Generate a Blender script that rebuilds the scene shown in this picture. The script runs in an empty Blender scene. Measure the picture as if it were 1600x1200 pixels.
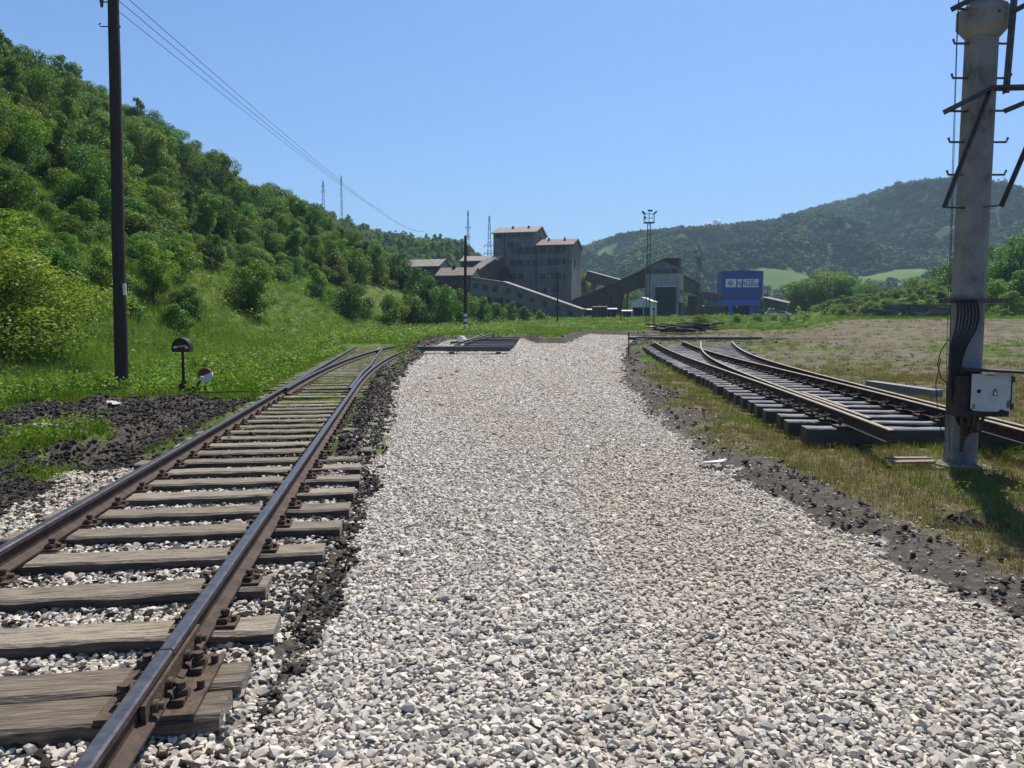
import bpy, bmesh, math, random
import numpy as np
from math import sin, cos, pi, atan, radians, sqrt
from mathutils import Vector, Matrix, noise

rng = np.random.default_rng(7)
R = random.Random(11)
scene = bpy.context.scene
COL = scene.collection

# ---------------------------------------------------------------- camera
CAM_H = 1.8
PITCH = atan(100/1200)
cam_d = bpy.data.cameras.new('camera')
cam = bpy.data.objects.new('camera', cam_d)
COL.objects.link(cam)
cam.location = (0, 0, CAM_H)
cam.rotation_euler = (pi/2 - PITCH, 0, 0)
cam_d.sensor_width = 36
cam_d.lens = 27
cam_d.clip_start = 0.05
cam_d.clip_end = 9000
scene.camera = cam

# ---------------------------------------------------------------- world and sun
SUN_EL, SUN_AZ = radians(56), radians(22)      # azimuth clockwise from +Y
world = bpy.data.worlds.new('World')
scene.world = world
world.use_nodes = True
wn = world.node_tree
wn.nodes.clear()
sky = wn.nodes.new('ShaderNodeTexSky')
sky.sky_type = 'NISHITA'
sky.sun_disc = False
sky.sun_elevation = SUN_EL
sky.sun_rotation = SUN_AZ
sky.altitude = 300
sky.air_density = 1.0
sky.dust_density = 1.0
sky.ozone_density = 3.0
tint = wn.nodes.new('ShaderNodeMix'); tint.data_type = 'RGBA'; tint.blend_type = 'MULTIPLY'
tint.inputs[0].default_value = 1.0
tint.inputs[7].default_value = (0.68, 0.93, 1.24, 1)
bgn = wn.nodes.new('ShaderNodeBackground')
bgn.inputs['Strength'].default_value = 0.082
won = wn.nodes.new('ShaderNodeOutputWorld')
wn.links.new(sky.outputs[0], tint.inputs[6])
wn.links.new(tint.outputs[2], bgn.inputs[0])
wn.links.new(bgn.outputs[0], won.inputs[0])

sun_d = bpy.data.lights.new('sun', 'SUN')
sun_d.energy = 5.0
sun_d.angle = radians(0.53)
sun_d.color = (1.0, 0.92, 0.80)
sun = bpy.data.objects.new('sun', sun_d)
COL.objects.link(sun)
sdir = Vector((sin(SUN_AZ)*cos(SUN_EL), cos(SUN_AZ)*cos(SUN_EL), sin(SUN_EL)))
sun.rotation_euler = sdir.to_track_quat('Z', 'Y').to_euler()
sun.location = (20, 20, 60)

vs = scene.view_settings
vs.view_transform = 'Standard'
try: vs.look = 'None'
except Exception: pass
vs.gamma = 1.0
vs.exposure = 0.55
vs.use_curve_mapping = False
scene.cycles.max_bounces = 6
scene.cycles.diffuse_bounces = 3
scene.cycles.transmission_bounces = 4
scene.cycles.volume_bounces = 0
scene.cycles.use_adaptive_sampling = True

# ---------------------------------------------------------------- helpers
def ray(u, v):
    a = (u-800)/1200; b = (600-v)/1200
    return a, cos(PITCH)+b*sin(PITCH), -sin(PITCH)+b*cos(PITCH)

def at(u, v, Y):
    x, y, w = ray(u, v); t = Y/y
    return Vector((x*t, Y, CAM_H+w*t))

def tag(o, label=None, cat=None, group=None, kind=None):
    if label: o['label'] = label
    if cat: o['category'] = cat
    if group: o['group'] = group
    if kind: o['kind'] = kind
    return o

def empty(name, loc=(0, 0, 0), rz=0, **k):
    o = bpy.data.objects.new(name, None)
    o.empty_display_size = 0.2
    COL.objects.link(o)
    o.location = loc
    o.rotation_euler = (0, 0, rz)
    tag(o, **k)
    return o

def link(name, me, parent=None, loc=(0, 0, 0), rot=(0, 0, 0), scl=(1, 1, 1), **k):
    o = bpy.data.objects.new(name, me)
    COL.objects.link(o)
    o.parent = parent
    o.location = loc; o.rotation_euler = rot; o.scale = scl
    tag(o, **k)
    return o

def copy_tree(o, parent=None):
    c = o.copy(); COL.objects.link(c); c.parent = parent
    for ch in list(o.children): copy_tree(ch, c)
    return c

class MB:
    """collects shapes and links them as one mesh object"""
    def __init__(s): s.v = []; s.f = []; s.m = []; s.sm = []
    def add(s, vs_, fs, mi=0, smooth=False):
        n = len(s.v); s.v += [tuple(p) for p in vs_]
        for f in fs: s.f.append([i+n for i in f]); s.m.append(mi); s.sm.append(smooth)
    def box(s, c, d, mi=0, rz=0, rx=0, ry=0, jit=0):
        M = Matrix.Rotation(rz, 3, 'Z') @ Matrix.Rotation(ry, 3, 'Y') @ Matrix.Rotation(rx, 3, 'X')
        c = Vector(c); P = []
        for z in (-.5, .5):
            for y in (-.5, .5):
                for x in (-.5, .5):
                    p = Vector((x*d[0], y*d[1], z*d[2]))
                    if jit: p += Vector((R.uniform(-jit, jit), R.uniform(-jit, jit), R.uniform(-jit, jit)))
                    P.append(c + M @ p)
        s.add(P, [(0, 2, 3, 1), (4, 5, 7, 6), (0, 1, 5, 4), (1, 3, 7, 5), (3, 2, 6, 7), (2, 0, 4, 6)], mi)
    def bar(s, a, b, w, h=None, mi=0):
        a = Vector(a); b = Vector(b); h = h or w; d = (b-a)
        if d.length < 1e-6: return
        d.normalize()
        up = Vector((0, 0, 1)) if abs(d.z) < .95 else Vector((0, 1, 0))
        x = d.cross(up).normalized(); y = x.cross(d)
        P = []
        for q in (a, b):
            for sx, sy in ((-1, -1), (1, -1), (1, 1), (-1, 1)): P.append(q + x*sx*w/2 + y*sy*h/2)
        s.add(P, [(0, 1, 2, 3), (7, 6, 5, 4), (0, 4, 5, 1), (1, 5, 6, 2), (2, 6, 7, 3), (3, 7, 4, 0)], mi)
    def tube(s, pts, r, n=8, mi=0, cap=True):
        pts = [Vector(p) for p in pts]
        if not hasattr(r, '__len__'): r = [r]*len(pts)
        P = []; k = len(pts)
        px = None
        for i, p in enumerate(pts):
            d = (pts[min(i+1, k-1)] - pts[max(i-1, 0)])
            if d.length < 1e-7: d = Vector((0, 0, 1))
            d.normalize()
            if px is None:
                up = Vector((0, 0, 1)) if abs(d.z) < .9 else Vector((1, 0, 0))
                x = d.cross(up).normalized()
            else:
                x = (px - d*px.dot(d)).normalized()
            px = x; y = d.cross(x)
            for j in range(n):
                a = 2*pi*j/n
                P.append(p + x*cos(a)*r[i] + y*sin(a)*r[i])
        F = []
        for i in range(k-1):
            for j in range(n):
                j2 = (j+1) % n
                F.append((i*n+j, i*n+j2, (i+1)*n+j2, (i+1)*n+j))
        s.add(P, F, mi, True)
        if cap: s.add([P[i] for i in range(n)], [tuple(reversed(range(n)))], mi); s.add([P[(k-1)*n+i] for i in range(n)], [tuple(range(n))], mi)
    def prism(s, poly, y0, y1, mi=0, sidemi=None):
        """polygon in xz extruded along y"""
        n = len(poly)
        P = [(x, y0, z) for x, z in poly] + [(x, y1, z) for x, z in poly]
        s.add(P, [tuple(range(n)), tuple(reversed(range(n, 2*n)))], mi)
        s.add(P, [(i, n+i, n+(i+1) % n, (i+1) % n) for i in range(n)], mi if sidemi is None else sidemi)
    def mesh(s, name, mats):
        me = bpy.data.meshes.new(name)
        me.from_pydata(s.v, [], s.f)
        for m in (mats if isinstance(mats, (list, tuple)) else [mats]): me.materials.append(m)
        me.polygons.foreach_set('material_index', s.m)
        me.polygons.foreach_set('use_smooth', s.sm)
        bm = bmesh.new(); bm.from_mesh(me); bmesh.ops.recalc_face_normals(bm, faces=bm.faces); bm.to_mesh(me); bm.free()
        me.update(); return me
    def build(s, name, mats, parent=None, loc=(0, 0, 0), rot=(0, 0, 0), **k):
        return link(name, s.mesh(name, mats), parent, loc, rot, **k)

# ---------------------------------------------------------------- materials
def mat(name, c1, c2=None, scale=5, rough=.85, bump=0, bscale=None, stretch=(1, 1, 1), c3=None, metal=0, spec=.3, detail=6, coord='Object', rnd=0, ramp=(.35, .65), trans=0):
    m = bpy.data.materials.new(name); m.use_nodes = True
    nt = m.node_tree; nt.nodes.clear(); N = nt.nodes.new; L = nt.links.new
    out = N('ShaderNodeOutputMaterial'); b = N('ShaderNodeBsdfPrincipled')
    L(b.outputs[0], out.inputs[0])
    b.inputs['Roughness'].default_value = rough; b.inputs['Metallic'].default_value = metal
    b.inputs['Specular IOR Level'].default_value = spec
    tc = N('ShaderNodeTexCoord'); mp = N('ShaderNodeMapping'); mp.inputs['Scale'].default_value = stretch
    if coord == 'World': gm = N('ShaderNodeNewGeometry'); L(gm.outputs['Position'], mp.inputs[0])
    else: L(tc.outputs[coord], mp.inputs[0])
    oi = N('ShaderNodeObjectInfo')
    ad = N('ShaderNodeVectorMath'); ad.operation = 'ADD'
    sc = N('ShaderNodeVectorMath'); sc.operation = 'SCALE'; sc.inputs[0].default_value = (37.1, 19.3, 53.7)
    L(oi.outputs['Random'], sc.inputs['Scale']); L(mp.outputs[0], ad.inputs[0]); L(sc.outputs[0], ad.inputs[1])
    if coord == 'World': sc.inputs[0].default_value = (0, 0, 0)
    nz = N('ShaderNodeTexNoise'); nz.inputs['Scale'].default_value = scale; nz.inputs['Detail'].default_value = detail; nz.inputs['Roughness'].default_value = .65
    L(ad.outputs[0], nz.inputs['Vector'])
    rp = N('ShaderNodeValToRGB'); e = rp.color_ramp.elements
    e[0].position = ramp[0]; e[1].position = ramp[1]
    e[0].color = (*c1, 1); e[1].color = (*(c2 or c1), 1)
    if c3: x = rp.color_ramp.elements.new((ramp[0]+ramp[1])/2); x.color = (*c3, 1)
    L(nz.outputs['Fac'], rp.inputs[0])
    col = rp.outputs[0]
    if rnd:
        hs = N('ShaderNodeHueSaturation'); mr = N('ShaderNodeMapRange'); mr.inputs['To Min'].default_value = 1-rnd; mr.inputs['To Max'].default_value = 1+rnd
        L(oi.outputs['Random'], mr.inputs['Value']); L(mr.outputs[0], hs.inputs['Value']); L(col, hs.inputs['Color']); col = hs.outputs[0]
    L(col, b.inputs['Base Color'])
    if bump:
        n2 = N('ShaderNodeTexNoise'); n2.inputs['Scale'].default_value = bscale or scale*3; n2.inputs['Detail'].default_value = 8
        L(ad.outputs[0], n2.inputs['Vector'])
        bp = N('ShaderNodeBump'); bp.inputs['Strength'].default_value = bump; bp.inputs['Distance'].default_value = .02
        L(n2.outputs['Fac'], bp.inputs['Height']); L(bp.outputs[0], b.inputs['Normal'])
    m['_b'] = 1
    return m

def leaf_mat(name, ca, cb, hue=0.03, val=.35, trans=.35, tcol=None):
    """leaves: tint varies per leaf (attribute) and per tree (object random), light passes through"""
    m = bpy.data.materials.new(name); m.use_nodes = True
    nt = m.node_tree; nt.nodes.clear(); N = nt.nodes.new; L = nt.links.new
    out = N('ShaderNodeOutputMaterial')
    att = N('ShaderNodeAttribute'); att.attribute_name = 'tint'
    mx = N('ShaderNodeMix'); mx.data_type = 'RGBA'; mx.inputs[6].default_value = (*ca, 1); mx.inputs[7].default_value = (*cb, 1)
    L(att.outputs['Fac'], mx.inputs[0])
    oi = N('ShaderNodeObjectInfo')
    hs = N('ShaderNodeHueSaturation')
    mr = N('ShaderNodeMapRange'); mr.inputs['To Min'].default_value = 1-val; mr.inputs['To Max'].default_value = 1+val
    L(oi.outputs['Random'], mr.inputs['Value']); L(mr.outputs[0], hs.inputs['Value'])
    m2 = N('ShaderNodeMath'); m2.operation = 'MULTIPLY'; m2.inputs[1].default_value = 17.3
    m3 = N('ShaderNodeMath'); m3.operation = 'FRACT'
    L(oi.outputs['Random'], m2.inputs[0]); L(m2.outputs[0], m3.inputs[0])
    mh = N('ShaderNodeMapRange'); mh.inputs['To Min'].default_value = .5-hue; mh.inputs['To Max'].default_value = .5+hue
    L(m3.outputs[0], mh.inputs['Value']); L(mh.outputs[0], hs.inputs['Hue'])
    L(mx.outputs[2], hs.inputs['Color'])
    d = N('ShaderNodeBsdfPrincipled'); d.inputs['Roughness'].default_value = .55; d.inputs['Specular IOR Level'].default_value = .25
    L(hs.outputs[0], d.inputs['Base Color'])
    t = N('ShaderNodeBsdfTranslucent')
    g = N('ShaderNodeMix'); g.data_type = 'RGBA'; g.blend_type = 'MULTIPLY'; g.inputs[0].default_value = 1
    g.inputs[7].default_value = (*(tcol or (1.5, 1.7, .5)), 1)
    L(hs.outputs[0], g.inputs[6]); L(g.outputs[2], t.inputs[0])
    ms = N('ShaderNodeMixShader'); ms.inputs[0].default_value = trans
    L(d.outputs[0], ms.inputs[1]); L(t.outputs[0], ms.inputs[2]); L(ms.outputs[0], out.inputs[0])
    return m

M = {}
M['rail_side'] = mat('rusty_rail', (.032, .022, .018), (.082, .053, .041), 9, .8, .3, 40)
M['rail_top'] = mat('worn_rail_top', (.10, .095, .10), (.19, .18, .18), 14, .33, .05, 60, metal=.75, spec=.5)
M['rail_top_rust'] = mat('dull_rail_top', (.18, .14, .10), (.33, .27, .205), 9, .5, .1, 60, metal=.3)
M['rust'] = mat('dark_rusty_iron', (.045, .032, .025), (.11, .075, .052), 25, .8, .4, 60)
M['rust_light'] = mat('pale_rusty_plate', (.16, .12, .09), (.26, .2, .16), 20, .75, .3, 60)
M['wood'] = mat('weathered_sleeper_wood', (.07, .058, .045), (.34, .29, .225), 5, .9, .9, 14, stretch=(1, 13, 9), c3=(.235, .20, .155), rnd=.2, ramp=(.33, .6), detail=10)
M['wood_side'] = mat('shade_darkened_creosoted_side', (.035, .03, .026), (.11, .095, .08), 4, .9, .6, 12, stretch=(1, 10, 16), rnd=.12)  # creosoted sides, their shade also put into the darker colour
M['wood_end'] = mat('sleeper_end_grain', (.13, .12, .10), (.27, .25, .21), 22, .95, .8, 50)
M['wood_new'] = mat('dark_wet_sleeper_wood', (.05, .04, .032), (.21, .175, .13), 4, .85, .5, 9, stretch=(1, 16, 10), rnd=.12)
M['tar'] = mat('tarred_sleeper', (.018, .019, .024), (.045, .045, .052), 5, .42, .25, 16, stretch=(1, 8, 8), rnd=.15, spec=.6)
M['tar_grey'] = mat('greyed_tarred_timber', (.12, .125, .135), (.22, .22, .225), 4, .6, .3, 12, stretch=(1, 10, 8), rnd=.1)
M['pole_wood'] = mat('tarred_pole_wood', (.022, .018, .017), (.055, .043, .037), 8, .8, .5, 20, stretch=(6, 6, .5))
M['concrete'] = mat('stained_concrete_pole', (.09, .09, .095), (.235, .235, .24), 2.4, .9, .35, 30, c3=(.185, .184, .183), ramp=(.32, .56))
M['steel'] = mat('dark_painted_steel', (.06, .055, .055), (.11, .10, .10), 12, .55, .1, metal=.3)
M['black'] = mat('black_painted_iron', (.012, .012, .014), (.03, .028, .028), 12, .55, .2)
M['cable'] = mat('black_cable', (.012, .012, .015), (.022, .022, .026), 12, .45)
M['green_wire'] = mat('green_wire', (.02, .10, .06), (.03, .14, .08), 12, .5)
M['box_dark'] = mat('dark_cabinet_steel', (.025, .025, .03), (.06, .05, .045), 14, .7, .3)
M['box_door'] = mat('grey_cabinet_door', (.40, .41, .42), (.55, .56, .56), 5, .5, .1, ramp=(.3, .6))
M['white'] = mat('white_paint', (.6, .6, .58), (.78, .78, .76), 6, .6, .1)
M['red'] = mat('faded_red_paint', (.12, .03, .028), (.20, .06, .05), 9, .6)
M['orange'] = mat('orange_paint', (.5, .2, .09), (.6, .28, .14), 9, .6)
M['b_wall'] = mat('dusty_plaster_wall', (.12, .11, .108), (.22, .205, .20), .6, .95, .2, 4, c3=(.17, .157, .153), stretch=(1, 1, .5))
M['b_wall2'] = mat('grey_concrete_wall', (.24, .225, .21), (.38, .36, .34), .8, .95, .2, 4, stretch=(1, 1, .4))
M['b_conv'] = mat('dull_grey_cladding', (.13, .125, .13), (.21, .2, .205), 1.1, .85, .1, 4)
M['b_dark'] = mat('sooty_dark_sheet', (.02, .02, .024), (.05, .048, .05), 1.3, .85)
M['b_brown'] = mat('brown_sheet_cladding', (.05, .036, .033), (.10, .075, .068), 1.2, .8)
M['b_trim'] = mat('concrete_trim', (.19, .18, .17), (.27, .255, .24), 2, .9)
M['roof'] = mat('weathered_grey_roof', (.16, .145, .132), (.28, .26, .24), .8, .8, .2, 5, stretch=(3, 1, 1))
M['roof_red'] = mat('faded_brown_roof', (.13, .092, .078), (.22, .17, .148), .8, .8, .2, 5, stretch=(3, 1, 1))
M['glass'] = mat('dusty_window_glass', (.02, .022, .03), (.05, .052, .062), .7, .35, spec=.5)
M['galv'] = mat('galvanised_sheet', (.5, .5, .49), (.66, .66, .64), 1.5, .5, .1)
M['hut_white'] = mat('white_sheet_wall', (.5, .51, .52), (.66, .67, .68), 1.5, .6)
M['blue'] = mat('blue_cladding', (.012, .042, .22), (.018, .052, .27), .6, .6)
M['blue_light'] = mat('light_blue_steel', (.03, .13, .48), (.04, .16, .55), .6, .6)
M['sign_white'] = mat('sign_white', (.6, .62, .64), (.68, .7, .72), 1.2, .6)
M['sign_ink'] = mat('sign_dark_blue_lettering', (.01, .03, .14), (.014, .04, .17), 1, .6)
M['trunk'] = mat('grey_brown_bark', (.05, .038, .03), (.12, .095, .075), 3, .95, .5, 12, stretch=(3, 3, .6))
M['car_white'] = mat('white_car_paint', (.62, .63, .65), (.7, .7, .72), 2, .25, spec=.6)
M['tyre'] = mat('black_rubber', (.015, .015, .015), (.03, .03, .03), 9, .8)
M['plastic'] = mat('white_plastic_sack', (.6, .6, .6), (.75, .75, .76), 8, .5, .4, 20)
M['cloud'] = mat('cloud_white', (.8, .8, .8), (.9, .9, .9), 1, 1, 0)
# rocks
def rock_mat(name, a, b, c, rnd):
    return mat(name, a, b, 9, .92, .5, 35, c3=c, rnd=rnd, ramp=(.3, .7))
M['stone'] = rock_mat('pale_limestone', (.52, .465, .39), (.77, .71, .615), (.65, .59, .50), .26)
M['stone_tan'] = rock_mat('dusty_tan_limestone', (.43, .37, .295), (.66, .59, .49), (.55, .48, .39), .2)
M['stone_grey'] = rock_mat('grey_limestone', (.33, .31, .28), (.54, .515, .47), (.43, .41, .375), .22)
M['clod'] = mat('dark_soil_clod', (.032, .027, .023), (.11, .094, .08), 12, .97, .9, 30, rnd=.3)
M['clod_brown'] = mat('dry_soil_clod', (.05, .043, .037), (.15, .13, .11), 12, .97, .8, 30, rnd=.3)
# leaves
M['leaf_a'] = leaf_mat('broadleaf_foliage', (.060, .118, .018), (.15, .235, .036))
M['leaf_b'] = leaf_mat('dark_foliage', (.036, .085, .020), (.10, .18, .034), val=.3)
M['leaf_y'] = leaf_mat('bright_bush_foliage', (.085, .15, .016), (.20, .27, .035), hue=.01, val=.12)
M['leaf_yy'] = leaf_mat('yellow_flowering_shoots', (.22, .24, .02), (.38, .36, .03), hue=.01, val=.1)
M['grass'] = leaf_mat('green_grass_blades', (.062, .115, .014), (.14, .20, .030), hue=.025, val=.3, trans=.4)
M['grass_tall'] = leaf_mat('tall_green_grass', (.075, .13, .028), (.18, .24, .065), hue=.02, val=.25, trans=.4)
M['grass_dry'] = leaf_mat('dry_grass_blades', (.12, .115, .035), (.30, .25, .115), hue=.025, val=.3, trans=.3, tcol=(1.2, 1.2, .7))
M['weed'] = leaf_mat('broad_weed_leaves', (.06, .125, .015), (.14, .21, .025), hue=.02, val=.25, trans=.4)
M['far_leaf'] = mat('far_wood_canopy', (.030, .075, .014), (.14, .225, .036), .012, 1, 0, 1.5, coord='World', rnd=.32, ramp=(.38, .62), c3=(.045, .105, .02))
# ---------------------------------------------------------------- terrain
def ssn(t):
    t = np.clip(t, 0, 1); return t*t*(3-2*t)
def zbase(y): return 2.4*ssn((y-40)/150)

BED = [(-1.1, -6), (-1.18, 2), (-1.22, 3.05), (-1.34, 5.3), (-1.40, 6.44), (-1.60, 8.2), (-1.9, 10.7), (-2.45, 15.4), (-3.25, 21.6), (-4.13, 30.9), (-4.5, 40.0),
       (-5.3, 44), (-5.2, 63), (-1.0, 66), (1.1, 66), (1.7, 56.4), (4.0, 56), (4.9, 62.5), (7.6, 77), (13.0, 73), (9.2, 59), (6.6, 45), (4.5, 31), (3.3, 22.7), (2.85, 18),
       (2.62, 14.4), (2.7, 11.9), (2.42, 8.9), (2.62, 7.6), (2.78, 5.3), (2.85, 4.0), (3.0, -6)]
BEDn = np.array(BED, float)
def bed_sd(x, y):
    """signed distance to the gravel bed (negative inside)"""
    x = np.asarray(x, float); y = np.asarray(y, float)
    d = np.full(x.shape, 1e9); ins = np.zeros(x.shape, bool)
    n = len(BEDn)
    for i in range(n):
        a = BEDn[i]; b = BEDn[(i+1) % n]; e = b-a
        t = np.clip(((x-a[0])*e[0]+(y-a[1])*e[1])/(e@e), 0, 1)
        d = np.minimum(d, np.hypot(x-a[0]-t*e[0], y-a[1]-t*e[1]))
        c = ((a[1] > y) != (b[1] > y))
        xi = a[0] + (y-a[1])*e[0]/(e[1] if abs(e[1]) > 1e-9 else 1e-9)
        ins ^= c & (x < xi)
    return np.where(ins, -d, d)

# fast value noise in numpy
_tab = np.random.default_rng(3).random((256, 256))
def vnoise(x, y):
    xi = np.floor(x).astype(int); yi = np.floor(y).astype(int)
    fx = x-xi; fy = y-yi; fx = fx*fx*(3-2*fx); fy = fy*fy*(3-2*fy)
    g = lambda a, b: _tab[a & 255, b & 255]
    return (g(xi, yi)*(1-fx)+g(xi+1, yi)*fx)*(1-fy)+(g(xi, yi+1)*(1-fx)+g(xi+1, yi+1)*fx)*fy - .5
def fbm(x, y, o=4):
    s = 0; a = 1
    for i in range(o):
        s = s + a*vnoise(x*2**i+17.3*i, y*2**i+9.1*i); a *= .5
    return s

def rail_r(y): return -1.10-.1425*y
def rail_l(y): return -2.68-.1425*y
TOE_Y = [-60, 0, 30, 50, 90, 112, 135, 160, 200, 260, 330, 430, 560, 2600]
TOE_X = [-12, -12.5, -13, -13.5, -12, -6, -7, -16, -22, -20, -10, 0, 10, 40]
CR_Y = [-60, 60, 146, 216, 311, 430, 520, 700, 2600]
CR_X = [-70, -82, -98, -108, -104, -76, -60, -40, -30]
CR_H = [40, 43, 47, 48, 47, 46, 44, 34, 20]
# far hill crest: u, v in the photograph -> height at its own distance
FC = [(500, 430), (700, 420), (850, 398), (905, 387), (950, 372), (1010, 359), (1060, 356), (1110, 355), (1160, 349), (1210, 343), (1300, 316), (1400, 289), (1480, 277), (1560, 285), (1640, 302), (1800, 340), (2400, 420)]
FAR_Y = 1250.0
_fx = np.array([at(u, v, FAR_Y).x for u, v in FC]); _fz = np.array([at(u, v, FAR_Y).z for u, v in FC]) - 6

def ground(x, y):
    x = np.asarray(x, float); y = np.asarray(y, float)
    z = zbase(y)
    sd = bed_sd(x, y)
    # lumps
    near = ssn((60-y)/30)
    lump = fbm(x*1.3, y*1.3, 4)*.10 + fbm(x*6, y*6, 3)*.035
    # right: bank along the bed, then slightly raised ground
    right = x > (-1.0-.02*y)
    farb = ssn((y-36)/6)
    bank = np.where(right, .10+.22*farb, .30*farb)
    z = z + bank*ssn((sd-.02)/.45) + np.where(sd > 0, ssn(sd/.4)*lump*np.where(right, .55, .6), fbm(x*2, y*2, 3)*.018)
    z = z + np.where((sd > .05) & (y > 36), ssn((sd)/.5)*.10*np.exp(-((sd-.6)/.6)**2), 0)
    # left track formation
    rr = rail_r(y); rl = rail_l(y)
    intrack = ssn((x-(rl-1.0))/.3)*ssn((rr+.75-x)/.25)*ssn((47-y)/2)*(sd > 0)
    z = z*(1-intrack) + intrack*(zbase(y)+.045+.04*ssn((y-8.5)/2)+.35*lump*ssn((y-8)/3))
    z = z + (~right)*(sd > 0)*.13*np.exp(-((sd-.38)/.24)**2)*ssn((y-8)/2)*ssn((42-y)/5)*np.clip(.7+1.6*fbm(x*2, y*2, 3), 0, 1.6)
    # black spoil heaps left of the track
    heap = ssn((rl-1.1-x)/.5)*ssn((x-(rl-4.2))/1.2)*ssn((y-8)/2)*ssn((18-y)/3)
    z = z + heap*(.10+.30*np.clip(fbm(x*.9+4, y*.9, 4)+.25, 0, 1)+.08*fbm(x*5, y*5, 3))
    heap2 = np.exp(-(((x-2.9-.03*y)/.4)**2))*ssn((y-9)/2)*ssn((30-y)/5)
    z = z + heap2*(.10*np.clip(fbm(x*1.5, y*1.5+5, 3)+.4, 0, 1)+.05*fbm(x*7, y*7, 2))
    # right side: field climbs a little, mound behind
    z = z + 1.15*ssn((x-16)/22)*ssn((y-40)/45)*ssn((x/np.maximum(y, 1)-.355)/.08) + 3.8*np.exp(-((x-71)/14)**2-((y-128)/14)**2) + .35*fbm(x*.05, y*.05, 3)*ssn((y-90)/40)
    z = z + .10*fbm(x*.35+3, y*.35, 3)*ssn((x-4.5)/3)
    # hollow beside the concrete pole
    z = z - .24*np.exp(-(((x-3.97)/.36)**2+((y-6.5)/.22)**2))
    # left hill
    tx = np.interp(y, TOE_Y, TOE_X); cx = np.interp(y, CR_Y, CR_X); ch = np.interp(y, CR_Y, CR_H)
    s = (tx-x)/(tx-cx)
    s1 = np.clip(s, 0, 1)
    prof = s1*.94
    prof = prof*(.35+.65*ssn(s1/.10))
    over = np.clip(s-1, 0, 3)
    h = ch*(prof - .18*over) + ssn(s1*3)*4*fbm(x*.03, y*.03, 4)*ssn((y-20)/40) + ssn((s1-.02)*12)*.5*fbm(x*.2, y*.2, 3)
    z = z + np.where(s > 0, np.maximum(h, 0), 0)
    # wooded ridge behind the plant
    rid = 34*np.exp(-((y-(400+.15*x))/80)**2)*ssn((x+170)/60)*ssn((20-x)/50)
    z = np.maximum(z, rid + zbase(y))
    # far hill across the valley
    fh = np.interp(x*FAR_Y/np.maximum(y, 300), _fx, _fz)
    t = np.clip((y-520)/(FAR_Y-520), 0, 1)
    fp = .10*ssn((y-420)/250) + .90*(t**1.25)
    back = np.clip((y-FAR_Y)/900, 0, 1)
    spur = (np.abs(vnoise(x*.006+2, y*.0035))*2 + .5*np.abs(vnoise(x*.014, y*.008)))*70*np.sin(np.clip(t, 0, 1)*pi)*ssn((y-560)/200) + 34*fbm(x*.013+7, y*.009, 4)*ssn((y-560)/200)*ssn((FAR_Y-y)/250)
    far = fh*np.where(y > FAR_Y, 1-.35*back, fp) + spur
    far = np.where(y > FAR_Y, far, np.minimum(far, fh*y/FAR_Y*.985))
    z = np.maximum(z, np.where(y > 420, far, -50))
    return z

def gz(x, y): return float(ground(np.array([x]), np.array([y]))[0])

def ongr(u, v, lo=1.5, hi=2500, dz=0):
    """where the sight line of a pixel first meets the terrain"""
    x, y, w = ray(u, v)
    ts = np.geomspace(lo, hi, 2500)
    g = ground(x*ts, y*ts)+dz
    k = np.argmax(CAM_H+w*ts < g)
    t = ts[k] if k > 0 else ts[-1]
    return Vector((x*t, y*t, gz(x*t, y*t)))

def axis(fine0, fine1, step, lo, hi, growth):
    a = list(np.arange(fine0, fine1+1e-6, step))
    s = step; x = a[-1]
    while x < hi: s = min(s*growth, 45); x += s; a.append(x)
    s = step; x = a[0]; b = []
    while x > lo: s = min(s*growth, 45); x -= s; b.append(x)
    return np.array(b[::-1]+a)
gx = axis(-11, 9, .09, -900, 2300, 1.035)
gy = axis(1.6, 24, .09, -40, 2600, 1.012)
GX, GY = np.meshgrid(gx, gy)
GZ = ground(GX, GY) - .012*(GY < 30)
nx, ny = len(gx), len(gy)
co = np.stack([GX, GY, GZ], -1).reshape(-1, 3)
idx = np.arange(nx*ny).reshape(ny, nx)
quads = np.stack([idx[:-1, :-1], idx[:-1, 1:], idx[1:, 1:], idx[1:, :-1]], -1).reshape(-1, 4)
me = bpy.data.meshes.new('ground')
me.vertices.add(len(co)); me.vertices.foreach_set('co', co.ravel())
me.loops.add(quads.size); me.loops.foreach_set('vertex_index', quads.ravel())
me.polygons.add(len(quads)); me.polygons.foreach_set('loop_start', np.arange(0, quads.size, 4))
me.polygons.foreach_set('loop_total', np.full(len(quads), 4))
me.polygons.foreach_set('use_smooth', np.ones(len(quads), bool))
me.update(); me.validate()

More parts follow.
